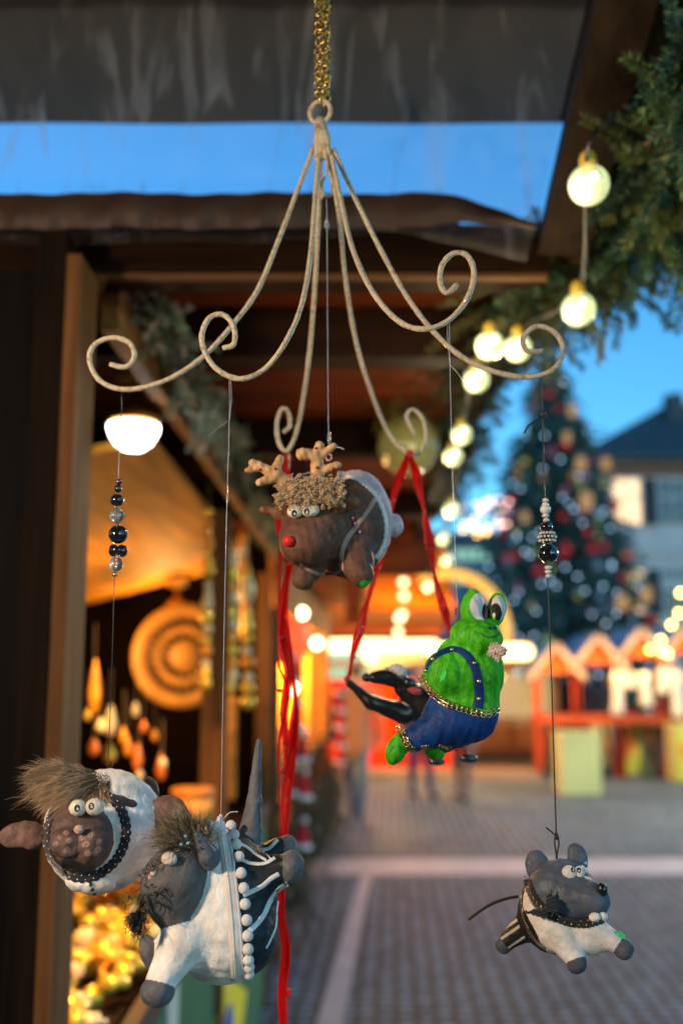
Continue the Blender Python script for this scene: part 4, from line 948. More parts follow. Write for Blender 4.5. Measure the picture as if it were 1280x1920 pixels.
# --- people
SK = (.45,.26,.18)
def person(px, py, label, coat, legs, hair, face=0, stride=.25, bag=None, hgt=1.72, lean=0):
    g = gp(px, py); s = hgt/1.72; e = empty('person', (g[0], g[1], 0), label, 'person'); ca, sa = math.cos(face), math.sin(face)
    class Fr2:
        B = np.array([[ca, sa, 0],[-sa, ca, 0],[0, 0, 1]]); 
        def __call__(q, p): return np.asarray(p) @ q.B*s*.01+A(g[0], g[1], 0)
    st = stride
    pr = [E('trousers', (0,0,.92), (.16,.13,.13), k=.05), C('trousers', (-.08,0,.90), (-.09,st*.5,.50), .095, .065, k=.05), C('trousers', (-.09,st*.5,.50), (-.09,st*.9,.10), .062, .045, k=.03),
          C('trousers', (.08,0,.90), (.09,-st*.2,.50), .095, .065, k=.05), C('trousers', (.09,-st*.2,.50), (.09,-st*1.0,.12), .062, .045, k=.03),
          E('shoe', (-.09,st*.9-.06,.05), (.045,.13,.05), k=.01), E('shoe', (.09,-st*1.0-.06,.05), (.045,.13,.05), k=.01),
          E('coat', (0,0,1.18), (.20,.14,.32), k=.05), E('coat', (0,0,1.40), (.22,.12,.10), k=.06), C('coat', (0,.0,.98), (0,0,.80), .17, .19, k=.06),
          C('coat', (-.22,0,1.38), (-.27,.03,1.10), .06, .052, k=.03), C('coat', (-.27,.03,1.10), (-.26,-.08,.86), .05, .04, k=.02),
          C('coat', (.22,0,1.38), (.27,.02,1.10), .06, .052, k=.03), C('coat', (.27,.02,1.10), (.25,-.10,.88), .05, .04, k=.02),
          C('body', (0,0,1.42), (0,-.01,1.54), .055, .055, k=.03), E('body', (0,-.015,1.615), (.075,.09,.115), k=.02), E('body', (0,-.11,1.605), (.014,.02,.022), k=.02),
          E('hand.a', (-.26,-.10,.81), (.03,.035,.07), k=.005), E('hand.b', (.25,-.12,.83), (.03,.035,.07), k=.005), E('hair', (0,.02,1.65), (.088,.095,.10), k=.01)]
    pr = [(q[0], q[1], q[2]*100, q[3]*100)+((q[4], q[5]) if q[0] == 'e' else (q[4]*100, q[5]*100))+(q[6]*100,) for q in pr]
    sc = Sculpt(pr, .6, 30, 3); sc.build(Fr2(), e, lambda part, p: {'trousers': A(*legs), 'coat': A(*coat), 'shoe': A(.02,.018,.018), 'body': A(*SK), 'hand': A(*SK), 'hair': A(*hair)}[part], {None: M['cloth'], 'body': M['plain'], 'hand': M['plain']}, 2.2)
    if bag:
        m = MB(); m.sphere(tuple(Fr2()(A(34,-2,98))), (.13,.17,.15), 16, 10, A(*bag)); b_ = m.build('bag', M['cloth'], None, True); tag(b_, 'dark blue shoulder bag hanging at the side of the walking person', 'bag')
Fr2 = None
person(668,1532,'person in brown coat and blue jeans walking away beside the golden stall', (.16,.075,.05), (.03,.08,.16), (.05,.03,.02), math.pi*.95, .3, (.015,.035,.08))
person(790,1496,'person in dark jacket and blue trousers standing behind the frog', (.05,.05,.07), (.015,.035,.12), (.04,.02,.01), .3, .12)
person(868,1500,'person in grey clothes standing right of the one in blue trousers', (.16,.10,.08), (.10,.06,.07), (.10,.05,.02), -.4, .12)
person(1062,1424,'person in black coat behind the nearest plinth', (.012,.011,.014), (.012,.012,.015), (.03,.02,.015), 0, .1)
person(1098,1430,'fair-faced person in dark coat inside the row of booths', (.03,.03,.05), (.02,.02,.03), (.18,.08,.03), .2, .1, None, 1.66)
person(1145,1432,'person in blue coat under the middle gabled booth', (.03,.05,.10), (.04,.03,.08), (.06,.03,.02), -.2, .1, None, 1.62)
person(1018,1420,'person in brown jacket left of the black-coated one', (.09,.05,.03), (.02,.02,.03), (.05,.03,.02), .5, .1, None, 1.7)
# ================================================================== THE MOBILE AND ITS FIGURES
WHITE = (.8, .78, .74); GREY = (.10, .105, .12); BLACK = (.010, .011, .014)

def lerp(a, b, t): return np.asarray(a)[None]*(1-t[:, None]) + np.asarray(b)[None]*t[:, None]

HUBY = .97
mobile = empty('wire_mobile', P(606, 250, HUBY), 'champagne glitter wire mobile with six curled arms hanging from a gold chain', 'mobile')
ARMS = [
 [(588,275,.97),(562,345,.966),(522,450,.957),(482,545,.95),(435,610,.942),(385,665,.936),(330,704,.932),(272,726,.93),(222,729,.93),(185,711,.93),(168,675,.93),(178,646,.93),(212,633,.93),(243,643,.93),(252,668,.93),(236,688,.93),(206,683,.93)],
 [(598,285,.97),(590,380,.945),(582,480,.915),(565,572,.885),(536,640,.87),(498,690,.882),(456,710,.88),(418,700,.88),(390,672,.88),(378,632,.88),(392,597,.88),(418,590,.88),(438,612,.88),(438,645,.88),(417,653,.88)],
 [(601,290,.97),(597,400,1.0),(591,520,1.04),(582,640,1.08),(570,735,1.11),(555,812,1.13),(537,846,1.13),(522,828,1.13),(519,793,1.13),(528,767,1.13),(540,772,1.13),(543,798,1.13),(531,811,1.13)],
 [(613,290,.97),(635,400,1.0),(647,520,1.04),(667,640,1.08),(697,740,1.11),(728,812,1.13),(758,846,1.13),(783,850,1.13),(797,825,1.13),(793,788,1.13),(774,768,1.13),(762,782,1.13),(779,818,1.13)],
 [(620,285,.97),(640,380,.94),(662,470,.9),(700,550,.85),(748,603,.84),(795,617,.83),(840,601,.83),(874,562,.83),(888,515,.83),(876,480,.83),(850,475,.83),(828,498,.83),(825,532,.83),(838,549,.83),(857,533,.83)],
 [(625,280,.97),(665,370,.965),(710,462,.957),(762,556,.945),(815,625,.937),(870,672,.928),(930,698,.922),(990,707,.92),(1036,693,.92),(1055,658,.92),(1040,624,.92),(1005,612,.92),(980,634,.92),(988,658,.92),(1018,658,.92)]]
for pts in ARMS:
    w_ = ease(pts); m = MB(); n = len(w_); rr = np.full(n, .00245); rr[-1] = .0018
    rr = rr*(1+.05*np.random.normal(size=n)); m.tube(w_, rr, 12); m.build('arm', M['glitter'], mobile, True)
m = MB()
m.tube(rp([(600,222,HUBY),(601,240,HUBY),(605,262,HUBY),(607,286,HUBY)]), [.0045,.0068,.0085,.0065], 14)
for dx in (-11, -4, 5, 12): m.tube(rp([(601+dx*.3,235,HUBY-.004),(603+dx*.8,262,HUBY-.004),(605+dx,300,HUBY-.002)]), [.0035,.0038,.0025], 8)
m.build('hub', M['glitter'], mobile, True)
m = MB(); m.torus(P(600,210,HUBY), .0112, .0024, (0.35,1,0.1), 36, 10); m.build('hanging_ring', M['glitter'], mobile, True)
m = MB()
m.tube(ease([(611,288,.965),(613,320,.963),(604,345,.962),(607,365,.962),(620,366,.962),(622,345,.962)]), .0012, 8)
m.tube(ease([(600,300,.966),(598,350,.964),(604,372,.963)]), .0013, 8)
m.build('hook', M['glitter'], mobile, True)

# the chain: three plaited strands of small links
ch = MB(); top = P(604, -60, HUBY); bot = P(604, 190, HUBY); L_ = np.linalg.norm(top-bot); nl = int(L_/.0042); u = (top-bot)/L_
for s_ in range(4):
    for i in range(nl):
        t = i/nl; ph = t*9 + s_*math.pi/2
        c = bot + u*(t*L_) + np.array([math.cos(ph)*.0055, math.sin(ph)*.0045, 0])
        ang = (i % 2)*math.pi/2 + s_*.7 + .3*math.sin(i)
        ch.torus(c, .0027, .00095, (math.cos(ang), math.sin(ang), .25), 12, 6, ell=1.25)
tag(ch.build('chain', M['chain'], None, True), 'plaited antique gold chain holding the wire mobile from above', 'chain')

def hang_line(parent, pts, r=.00022, name='hanging_line', mt='nylon'):
    m = MB(); m.tube(ease(pts), r, 6); return m.build(name, M[mt], parent, True)

def bead(parent, px, py, Y, rx, ry, mt, facet=False, name='bead'):
    s = (Y/F)*1.0; c = P(px, py, Y); m = MB()
    if facet: m.lathe(c, [(0,-ry*s),(rx*s*.45,-ry*s*.75),(rx*s,-ry*s*.12),(rx*s,ry*s*.12),(rx*s*.45,ry*s*.75),(0,ry*s)], 8)
    else: m.sphere(c, (rx*s, rx*s, ry*s), 20, 14)
    return m.build(name, M[mt], parent, not facet)

def pupils(parent, fr, c, r, off, rad, ring=.35, dot=True):
    """a white clay eyeball with a black painted ring pupil"""
    m = MB(); V = []
    sc = Sculpt([E('eye', c, r)], .25, 8, int(c[0])); o = sc.build(fr, parent, lambda q, p: A(.74,.70,.62), {None: M['clay_satin']}, 1.6)
    eye = list(o.values())[0]
    a = np.linspace(0, 2*math.pi, 17)[:-1]; x = c[0]+off[0]; y = c[1]+off[1]
    for k, (r0, mt, nm, z) in enumerate(((rad, 'pb', 'pupil', .5), (rad*ring*1.15, 'pw', 'highlight', 1.0))):
        if k and not dot: break
        xs = [x]+list(x+np.cos(a)*r0*(.8 if not k else .9)+(.12*rad if k else 0)); ys = [y]+list(y+np.sin(a)*r0+(.2*rad if k else 0))
        d = sc.front(xs, ys)-z; top = fr(np.column_stack([xs, ys, d])); n = 17
        m = MB(); m.add(top, [(0, i, i % 16+1) for i in range(1, 17)], A(.008,.008,.01) if not k else A(.6,.58,.5)); m.build(nm, M['clay_satin'], eye, True)
    return eye

# ------------------------------------------------------------------ 1 sheep
fr = Frame(190, 1555, .93)
sheep = empty('sheep_figurine', P(203, 1437, .93), 'round clay sheep with brown face, white hood and tousled fur fringe, strung under blue beads', 'figurine')
hp = [E('body', (197,1556,20), (117,116,108), k=2), E('face', (151,1570,-74), (64,63,54), k=3),
      E('face', (130,1582,-112), (32,33,32), k=5), E('face', (171,1584,-114), (37,35,32), k=5),
      E('chin_flap', (174,1650,-56), (46,20,30), 8, k=14),
      E('ear.l', (44,1560,-22), (43,24,10), -6, k=3), E('ear.l', (66,1566,-26), (24,22,12), k=9),
      E('ear.r', (314,1535,-42), (42,40,10), 12, -15, k=3), E('leg', (286,1480,52), (15,26,16), -20, k=3)]
sc = Sculpt(hp, .75, 20, 3)
def paint_sheep(part, p):
    n = vn(p, 22, 3)*.6+vn(p, 6, 4)*.4
    if part in ('body', 'chin_flap'): return lerp((.72,.70,.66), (.86,.84,.80), n)
    if part == 'face':
        c = lerp((.085,.052,.042), (.13,.082,.068), n)
        g = np.exp(-((p[:,0]-(150-(p[:,1]-1562)*.06))/2.6)**2) * ((p[:,1]>1560)&(p[:,1]<1604))
        g2 = np.exp(-((np.hypot((p[:,0]-133)/26,(p[:,1]-1580)/22)-1)/.09)**2)*((p[:,1]>1590))*.8
        g = np.clip(g+g2,0,1)[:,None]; c = c*(1-g)+A(.015,.008,.008)*g
        for (x,y,r) in ((128,1559,4),(117,1567,3.5),(135,1572,5),(111,1577,3.5),(131,1589,6),(157,1568,6),(172,1564,6),(163,1580,6),(187,1575,4),(168,1595,6),(186,1590,6),(181,1596,3)):
            rr = np.hypot(p[:,0]-x, (p[:,1]-y)*1.2)+2*np.sin(p[:,0]*1.3+p[:,1]*1.7+x); t = (np.clip(1-np.abs(rr-r*.6)/2.6,0,1)*.9)[:,None]
            c = c*(1-t)+A(.46,.30,.25)*t
        return c
    if part == 'ear': return lerp((.10,.055,.042), (.17,.095,.075), n)
    return A(.08,.045,.038)
o = sc.build(fr, sheep, paint_sheep, {None: M['clay']}, 2.0)
th = np.linspace(-1.15, 2*math.pi-1.95, 20)
path = [(163+73*math.cos(a), 1561+78*math.sin(a)) for a in th]
lm = MB(); pp = band(lm, sc, fr, path, 13, 1.5, A(.008,.009,.016), 6, 5, scal=7, period=12)
path2 = [(161+89*math.cos(a), 1561+91*math.sin(a)) for a in th]
band(lm, sc, fr, [(212,1499),(224,1502),(236,1507),(247,1510),(255,1513)], [13,17,14,15,5], 2, A(.008,.009,.016), 6, 5)
lace = lm.build('lace_trim', M['cloth'], sheep, True)
pm = MB()
for i, q in enumerate(pp[::2]):
    for dr, rr in ((-4, 1.3),) if i % 2 else ((3.5, 1.5),):
        a = math.atan2(q[1]-1561, q[0]-161); x = q[0]+dr*math.cos(a); y = q[1]+dr*math.sin(a)
        pm.sphere(fr((x, y, sc.front(x, y)[0]-3.4)), rr*fr.s*(.55+.75*random.random()), 8, 6)
tag(pm.build('pearl', M['bead_white'], lace, True), kind='stuff')
pupils(sheep, fr, (147,1516,-122), (16,15,14), (-1,1), 6.5)
pupils(sheep, fr, (177,1515,-124), (17.5,15.5,15), (-6,-1), 6.5)
Sculpt([E('nose', (151,1554,-143), (9,8,7))], .6, 5, 2).build(fr, sheep, lambda q, p: A(.50,.30,.24), {None: M['clay']}, 1.3)
for x, y in ((175,1651),(178,1660),(182,1668)):
    m = MB(); m.sphere(fr((x, y, sc.front(x, y)[0])), 3.8*fr.s, 12, 8, A(.01,.008,.008)); m.build('button', M['gloss'], sheep, True)
rs = np.random.RandomState(5); hm = MB(); n = 5200
rx = rs.normal(size=n)*30+150; ry = 1466+rs.normal(size=n)*13+(rx-150)*.10; rx = np.where((rx < 88)|(rx > 204), rs.uniform(95, 196, n), rx); ry = np.clip(ry, 1442, 1506)
rz_ = sc.front(rx, ry)-0; t = np.clip((rx-95)/110, 0, 1)
ang = np.radians(-168+ (1-t)*8 - rs.normal(size=n)*17 - t**2*75 - (ry-1466)*.7)     # leftwards, combed down on the right
dr = np.column_stack([np.cos(ang), -np.sin(ang)*-1*-1, rs.normal(size=n)*.25-.35]); dr[:,1] = -np.sin(-ang)*-1
dr[:,1] = np.where(t < .75, -np.abs(rs.normal(size=n))*.38*(1-t)+ (ry-1462)*.022 + rs.normal(size=n)*.15 + t*.28, .5+.4*rs.rand(n))
dr[:,0] = np.where(t < .8, -1, -.15+.5*rs.rand(n)); dr /= np.linalg.norm(dr, axis=1)[:, None]
ln = np.where(t < .8, 46+rs.rand(n)*50, 28+rs.rand(n)*26)*(.6+.5*rs.rand(n))
roots = np.column_stack([rx, ry, rz_-1])
dr, ln = clump(roots, dr, ln, 130, rs, .62)
k = rs.rand(n)[:, None]; k2 = (rs.rand(n) < .25)[:, None]
c0 = np.where(k2, A(.035,.02,.012), A(.13,.08,.045)*(.6+.6*k)); c1 = A(.60,.42,.26)*(.5+.7*k)
strands(hm, fr, roots, dr, ln, 1.15, c0, c1, 6, grav=.22, wav=13, rs=rs)
hm.build('fur_fringe', M['hair'], sheep)
m = MB(); m.torus(fr((202,1433,8)), 6*fr.s, .0004, tuple(fr.d), 20, 6); m.build('wire_loop', M['wire_dark'], sheep, True)
hang_line(sheep, [(228,733,.93),(227,800,.93),(222,880,.93),(215,1080,.93),(209,1280,.93),(203,1428,.93)], .00035, mt='wire_dark')
for (x, y, a, b, mt, fc) in ((224,903,6,6,'bead_black',0),(222,916,7,8,'bead_black',0),(220,938,13,12,'bead_black',0),(220,967,15,17,'crystal',1),(222,1002,18,18,'bead_black',0),
                             (213,1032,9,12,'bead_black',0),(229,1033,11,12,'bead_black',0),(221,1032,14,9,'bead_black',0),(218,1058,13,14,'crystal',0),(216,1077,5,5,'gold',0)):
    bead(sheep, x, y, .93, a, b, mt, bool(fc))

# ------------------------------------------------------------------ 2 donkey in a zebra-striped suit
fr = Frame(405, 1690, .88)
donkey = empty('donkey_figurine', P(415, 1540, .88), 'grey clay donkey in white bodice and black white-striped trousers, with upright tail and pompom trim', 'figurine')
dp = [E('body', (408,1690,10), (116,141,104), -8, k=2), E('body', (430,1760,0), (90,72,90), 0, k=30),
      C('hind_leg.a', (475,1650,-30), (537,1632,-58), 46, 25, k=26), E('hoof.a', (547,1631,-62), (25,31,27), 8, k=4),
      C('hind_leg.b', (462,1640,40), (528,1592,44), 40, 22, k=20), E('hoof.b', (543,1592,46), (23,27,22), 30, k=4),
      C('tail', (468,1592,40), (479,1500,30), 29, 15, k=5), C('tail', (479,1500,30), (487,1380,24), 15, 6, k=8),
      E('head', (331,1655,-62), (61,80,62), 14, k=3), E('head', (300,1655,-80), (34,40,34), 0, k=20),
      C('front_leg.a', (345,1762,-62), (308,1822,-82), 44, 27, k=24), E('hoof.c', (303,1840,-88), (30,27,29), 8, k=3),
      C('front_leg.b', (330,1752,-20), (296,1786,-18), 30, 20, k=12), E('hoof.d', (283,1778,-20), (18,34,20), -20, k=3)]
sc = Sculpt(dp, .8, 22, 9)
def zipx(y): return np.interp(y, [1540,1600,1660,1720,1780,1840], [424,436,445,452,457,462])
def rl_d(kid, keys, V):
    if 'suit' not in keys: keys = keys+['suit']
    kid = kid.copy(); kid[(kid == keys.index('body')) & (V[:,0] > zipx(V[:,1]))] = keys.index('suit'); return kid, keys
def paint_d(part, p):
    n = vn(p, 24, 5)*.6+vn(p, 6, 6)*.4
    if part in ('body', 'front_leg'):
        c = lerp((.72,.69,.65), (.86,.83,.79), n)
        s_ = (np.sin(p[:,0]*.9+np.sin(p[:,1]*.3)*3)*np.sin(p[:,1]*.55+p[:,0]*.2) > .93)*(p[:,1] > 1755)*(p[:,0] > 385); return np.where(s_[:,None], A(.30,.26,.22), c)
    if part in ('suit', 'hind_leg'): return lerp((.010,.013,.018), (.02,.024,.032), n)
    if part == 'head': return lerp((.085,.082,.085), (.115,.112,.118), n)
    return lerp((.085,.09,.105), (.14,.145,.165), n)
o = sc.build(fr, donkey, paint_d, {None: M['clay'], 'suit': M['clay_satin'], 'hind_leg': M['clay_satin']}, 2.0, rl_d)
# (the ears)
Sculpt([C('ear', (388,1610,-108), (368,1572,-114), 17, 9, k=6), E('ear', (392,1612,-100), (20,24,10), k=8)], .4, 12, 4).build(fr, donkey, lambda q, p: A(.09,.105,.135), {None: M['clay_satin']}, 1.8)
sm = MB()
for pth, ww in (([(438,1581),(462,1592),(480,1606),(499,1618)], 4.5), ([(447,1614),(470,1623),(495,1624),(516,1614)], 5.5),
                ([(455,1681),(474,1673),(492,1665),(508,1652),(523,1644)], 8), ([(458,1750),(480,1733),(496,1715),(508,1692),(524,1672),(540,1662)], 9),
                ([(526,1692),(523,1715),(520,1738),(508,1762),(500,1775)], 3.5), ([(497,1596),(510,1592),(520,1583),(527,1576)], 6), ([(492,1592),(500,1604),(508,1617)], 1.6)):
    band(sm, sc, fr, pth, ww, .6, A(.72,.74,.76), 8, 4, scal=1.2, period=5.5, thick=.5)
sm.build('stripe', M['clay'], donkey, True)
zp = [(zipx(y)-8, y) for y in np.linspace(1548, 1832, 12)]
zm = MB(); band(zm, sc, fr, [(zipx(y)-13, y) for y in np.linspace(1548, 1830, 12)], 24, 2.0, A(.68,.66,.66), 4, 5, thick=.8)
band(zm, sc, fr, [(zipx(y)-17+0*y, y) for y in np.linspace(1552, 1830, 12)], 3, 3.4, A(.74,.70,.58), 4, 4)
band(zm, sc, fr, [(zipx(y)-3, y) for y in np.linspace(1552, 1830, 12)], 3.5, 4.2, A(.70,.70,.74), 4, 4)
tape = zm.build('trim_tape', M['cloth'], donkey, True)
for i, (x, y) in enumerate(((431,1549),(437,1569),(441,1588),(446,1611),(450,1641),(455,1668),(458,1696),(461,1724),(463,1751),(464,1774),(465,1793),(467,1806),(467,1818))):
    m = MB(); m.sphere(fr((x+1, y, sc.front(x, y)[0]-7)), (10.5*fr.s, 9*fr.s, 10.5*fr.s), 16, 10, A(.70,.69,.70)); m.build('pompom', M['cloth'], tape, True)
# eye lid, pink nostril, top bow
Sculpt([E('eye', (318,1614,-123), (15,12,11), 10)], .5, 7, 3).build(fr, donkey, lambda q, p: A(.60,.50,.42), {None: M['clay']}, 1.5)
Sculpt([E('nostril', (287,1641,-112), (10,5.5,5), -50)], .3, 6, 3).build(fr, donkey, lambda q, p: A(.66,.36,.33), {None: M['clay']}, 1.2)
Sculpt([E('bow', (402,1558,-70), (17,11,12), -30), E('bow', (393,1551,-76), (11,7,9), 20), E('bow', (409,1546,-70), (5,15,7), 8), E('bow', (412,1563,-74), (8,12,10))], 1.2, 7, 5).build(fr, donkey, lambda q, p: A(.70,.72,.78), {None: M['cloth']}, 1.5)
# fur tuft
rs = np.random.RandomState(8); n = 3400; hm = MB()
rx = 348+rs.normal(size=n)*17; ry = 1578+rs.normal(size=n)*13; rz_ = -112+rs.normal(size=n)*8
dx = (rx-356)/22+rs.normal(size=n)*.55-.45; dy = (ry-1596)/24+rs.normal(size=n)*.45-.25; dz = rs.normal(size=n)*.5-.3
dr = np.column_stack([dx, dy, dz]); dr /= np.linalg.norm(dr, axis=1)[:, None]
ln = (18+rs.rand(n)**1.6*34)*(1+.35*(dr[:,0] < -.3)); k = rs.rand(n)[:, None]
c0 = A(.012,.012,.010)+0*k; c1 = np.where(k < .45, A(.07,.06,.035), A(.42,.33,.20)*(.5+k))
ro_ = np.column_stack([rx, ry, rz_+10]); dr, ln = clump(ro_, dr, ln, 260, rs, .45); strands(hm, fr, ro_, dr, ln, .8, c0, c1, 5, grav=.25, wav=7, rs=rs)
hm.build('fur_tuft', M['hair'], donkey)
m = MB(); m.sphere(fr((345,1575,-118)), 9*fr.s, 12, 8, A(.4,.4,.5)); 
for q in ((347,1576),(339,1590),(352,1588)):
    m = MB(); m.sphere(fr((q[0], q[1], -143)), 3.2*fr.s, 10, 8); m.build('gem', M['gem_blue'], donkey, True)
# curly wire whiskers
def curl(m, fr, a, b, R, turns, r, z=-120, rs=None, n=60):
    t = np.linspace(0, 1, n); a = A(*a); b = A(*b); d = (b-a); L = np.linalg.norm(d); q = A(-d[1], d[0])/L
    ph = t*turns*2*math.pi; RR = R*(.6+.4*np.sin(t*math.pi))
    xy = a+d*t[:, None]+q*(np.sin(ph)*RR)[:, None]+(d/L)*(np.cos(ph)*RR)[:, None]*.8
    m.tube(fr(np.column_stack([xy, z+np.sin(t*7)*8])), r, 5)
wm = MB(); rs = np.random.RandomState(2)
for i, (a, b, R, T) in enumerate((((300,1618),(268,1640),7,4),((268,1640),(248,1690),7,4),((290,1655),(302,1700),8,3),((282,1660),(272,1710),6,4),((290,1668),(322,1672),6,3),
              ((246,1668),(238,1700),5,2),((280,1700),(262,1722),5,3),((296,1690),(310,1672),7,2),((312,1690),(306,1718),5,1.5),((300,1640),(290,1625),5,2))):
    curl(wm, fr, a, b, R, T, .00028 if i % 2 else .0004, -118-3*(i % 3))
wm.build('curly_wire', M['wire_dark'], donkey, True)
tm = MB(); n = 420; rs = np.random.RandomState(4)
ro = np.column_stack([264+rs.normal(size=n)*8, 1722+rs.normal(size=n)*11, -112+rs.normal(size=n)*6])
an = rs.rand(n)*2*math.pi; dr = np.column_stack([np.cos(an)-.4, np.sin(an)+.25, rs.normal(size=n)*.3]); dr /= np.linalg.norm(dr, axis=1)[:, None]
strands(tm, fr, ro, dr, 7+rs.rand(n)*17, 1.6, A(.006,.006,.008), A(.012,.012,.014), 4, .6, 4, rs)
strands(tm, fr, np.column_stack([272+rs.normal(size=60)*3, 1672+rs.rand(60)*40, -116+rs.normal(size=60)*3]), np.tile(A(-.35,.9,0), (60, 1)), 8+rs.rand(60)*22, 1.6, A(.006,.006,.008), A(.01,.01,.012), 4, .4, 4, rs)
tm.build('tassel', M['hair'], donkey)
tag(sc and Sculpt([E('drop', (258,1714,-102), (14,22,4))], .5, 8, 2).build(fr, donkey, lambda q, p: A(.45,.32,.16), {None: M['clay_satin']}, 1.6)['drop'], 'small amber teardrop behind the black tassel')
hang_line(donkey, [(430,710,.88),(430,785,.88),(424,1000,.88),(418,1300,.88),(414,1542,.88)], .00022)
hang_line(donkey, [(433,710,.88),(434,750,.88),(430,788,.88)], .00018)
hang_line(donkey, [(430,788,.88),(412,800,.88),(392,817,.88)], .0002, 'loose_thread')
hang_line(donkey, [(415,1540,.878),(430,1524,.875),(446,1522,.87)], .0003, 'loose_thread')

# ------------------------------------------------------------------ 3 reindeer
fr = Frame(630, 990, .97)
deer = empty('reindeer_figurine', P(617, 850, .97), 'brown clay reindeer with red nose, curly beige fringe and pink frilled dress', 'figurine')
rp_ = [E('body', (655,992,12), (73,94,72), k=3), E('dress', (668,978,52), (70,100,66), k=3),
       E('rump', (742,985,64), (17,24,18), 0, k=4),
       E('head', (592,995,-52), (62,58,56), k=8), E('head', (572,1018,-78), (44,40,42), 0, k=20),
       C('leg.a', (586,1048,-30), (570,1082,-46), 32, 23, k=12), C('leg.b', (664,1042,-40), (674,1074,-66), 36, 24, k=16),
       E('ear.a', (506,957,-40), (16,8,6), 8, k=3), E('ear.a', (528,962,-48), (16,14,8), k=6),
       E('ear.b', (656,946,-88), (17,13,6), -15, k=3), E('ear.b', (638,952,-82), (16,12,9), k=5)]
sc = Sculpt(rp_, .8, 22, 12)
def paint_r(part, p):
    n = vn(p, 20, 7)*.6+vn(p, 5, 8)*.4
    if part in ('dress', 'rump'): return lerp((.52,.36,.42), (.66,.50,.55), n)
    c = lerp((.10,.045,.028), (.17,.08,.052), n)
    if part == 'ear': return A(.20,.09,.04)+0*p
    if part == 'leg':
        g = np.hypot((p[:,0]-683)/11, (p[:,1]-1091)/8) < 1
        c = np.where(g[:,None], A(.03,.45,.05), c)
    return c
o = sc.build(fr, deer, paint_r, {None: M['clay'], 'dress': M['cloth']}, 2.0)
lm = MB(); band(lm, sc, fr, [(632,884),(650,888),(670,898),(690,912),(706,932),(718,958),(724,985),(722,1012),(714,1032),(704,1046)], 7, 2, A(.62,.55,.54), 9, 5, scal=5, period=4)
lace = lm.build('lace_trim', M['cloth'], deer, True)
lm = MB(); band(lm, sc, fr, [(703,934),(692,952),(678,972),(664,990),(652,1006),(643,1024),(639,1044),(640,1068)], 9, 1.6, A(.45,.27,.22), 6, 5)
band(lm, sc, fr, [(640,1069),(622,1076),(602,1075),(584,1067),(566,1056)], 6, 1.6, A(.38,.22,.18), 6, 5)
band(lm, sc, fr, [(558,897),(572,887),(588,882)], 5, 1.6, A(.5,.36,.38), 6, 5)
lm.build('strap', M['cloth'], deer, True)
Sculpt([E('nose', (547,1013,-117), (11,10.5,9))], .3, 6, 2).build(fr, deer, lambda q, p: A(.62,.02,.01), {None: M['clay_satin']}, 1.5)
pupils(deer, fr, (557,961,-103), (14,12,11), (-1,3), 6)
pupils(deer, fr, (584,958,-104), (17,12.5,12), (-6,3), 6)
# curly fringe of tiny coils
rs = np.random.RandomState(6); cm = MB()
for i in range(330):
    x = rs.uniform(526, 640); yb = np.interp(x, [526,560,600,640], [955,948,945,948]); yt = np.interp(x, [526,545,600,628,640], [915,902,898,902,925])
    y = rs.uniform(yt, yb); z = -88-22*math.cos((x-588)/62)-(y-900)*.12+rs.normal()*5
    t = np.linspace(0, 1, 22); an = rs.rand()*6.28; R = rs.uniform(1.6, 3.2); Ln = rs.uniform(8, 16); tu = rs.uniform(2, 3.5)*2*math.pi
    dx, dy = math.cos(an), math.sin(an)
    q = np.column_stack([x+dx*Ln*t-dy*R*np.cos(tu*t), y+dy*Ln*t+dx*R*np.cos(tu*t), z+R*np.sin(tu*t)])
    cm.tube(fr(q), .85*fr.s*rs.uniform(.7, 1.2), 4, A(.66,.48,.30)*rs.uniform(.6, 1.15))
cm.build('curly_fringe', M['hair'], deer, True)
def antler(pr, gems):
    o = Sculpt(pr, .7, 9, 7).build(fr, deer, lambda q, p: lerp((.48,.26,.11), (.68,.42,.22), np.sin(p[:,0]*.3+p[:,1]*.2)*.5+.5), {None: M['clay']}, 1.5)
    a = list(o.values())[0]
    for x, y in gems:
        z = Sculpt(pr, .7, 9, 7).front(x, y)[0]; m = MB(); m.sphere(fr((x, y, z)), 3.1*fr.s, 10, 6); m.build('gem', M['gem_red'], a, True)
antler([C('antler', (545,913,-60), (522,893,-66), 12, 11, k=5), C('antler', (522,893,-66), (480,873,-70), 11, 8, k=5), C('antler', (488,880,-70), (471,886,-76), 8, 5, k=4),
        C('antler', (518,892,-66), (528,864,-62), 10, 7, k=5), C('antler', (515,900,-66), (492,908,-76), 10, 7, k=4)], ((494,885),(521,884)))
antler([C('antler', (598,915,-60), (594,862,-64), 13, 11, k=5), C('antler', (594,858,-64), (568,856,-70), 11, 11, k=5), C('antler', (594,862,-64), (600,840,-62), 10, 8, k=5),
        C('antler', (606,856,-66), (625,842,-70), 8, 6, k=4), C('antler', (610,884,-66), (632,876,-72), 8, 7, k=4)], ((576,867),(594,846),(596,881),(625,883),(596,902)))
for x, y in ((660,972),(664,982),(673,997)):
    m = MB(); m.sphere(fr((x, y, sc.front(x, y)[0]-3)), 3*fr.s, 10, 6, A(.7,.3,.45)); m.build('bead', M['gloss'], deer, True)
m = MB(); m.torus(fr((616,858,-8)), 6*fr.s, .0008, (0.6,1,0), 16, 6, A(.6,.35,.4)); m.build('wire_loop', M['gloss'], deer, True)
hang_line(deer, [(612,372,.963),(613,450,.965),(614,640,.968),(616,842,.97)], .0003)
hang_line(deer, [(617,838,.97),(630,838,.968),(645,842,.966)], .0006, 'loose_thread')
bead(deer, 613, 422, .964, 5, 12, 'crystal'); bead(deer, 617, 822, .969, 4, 14, 'crystal')

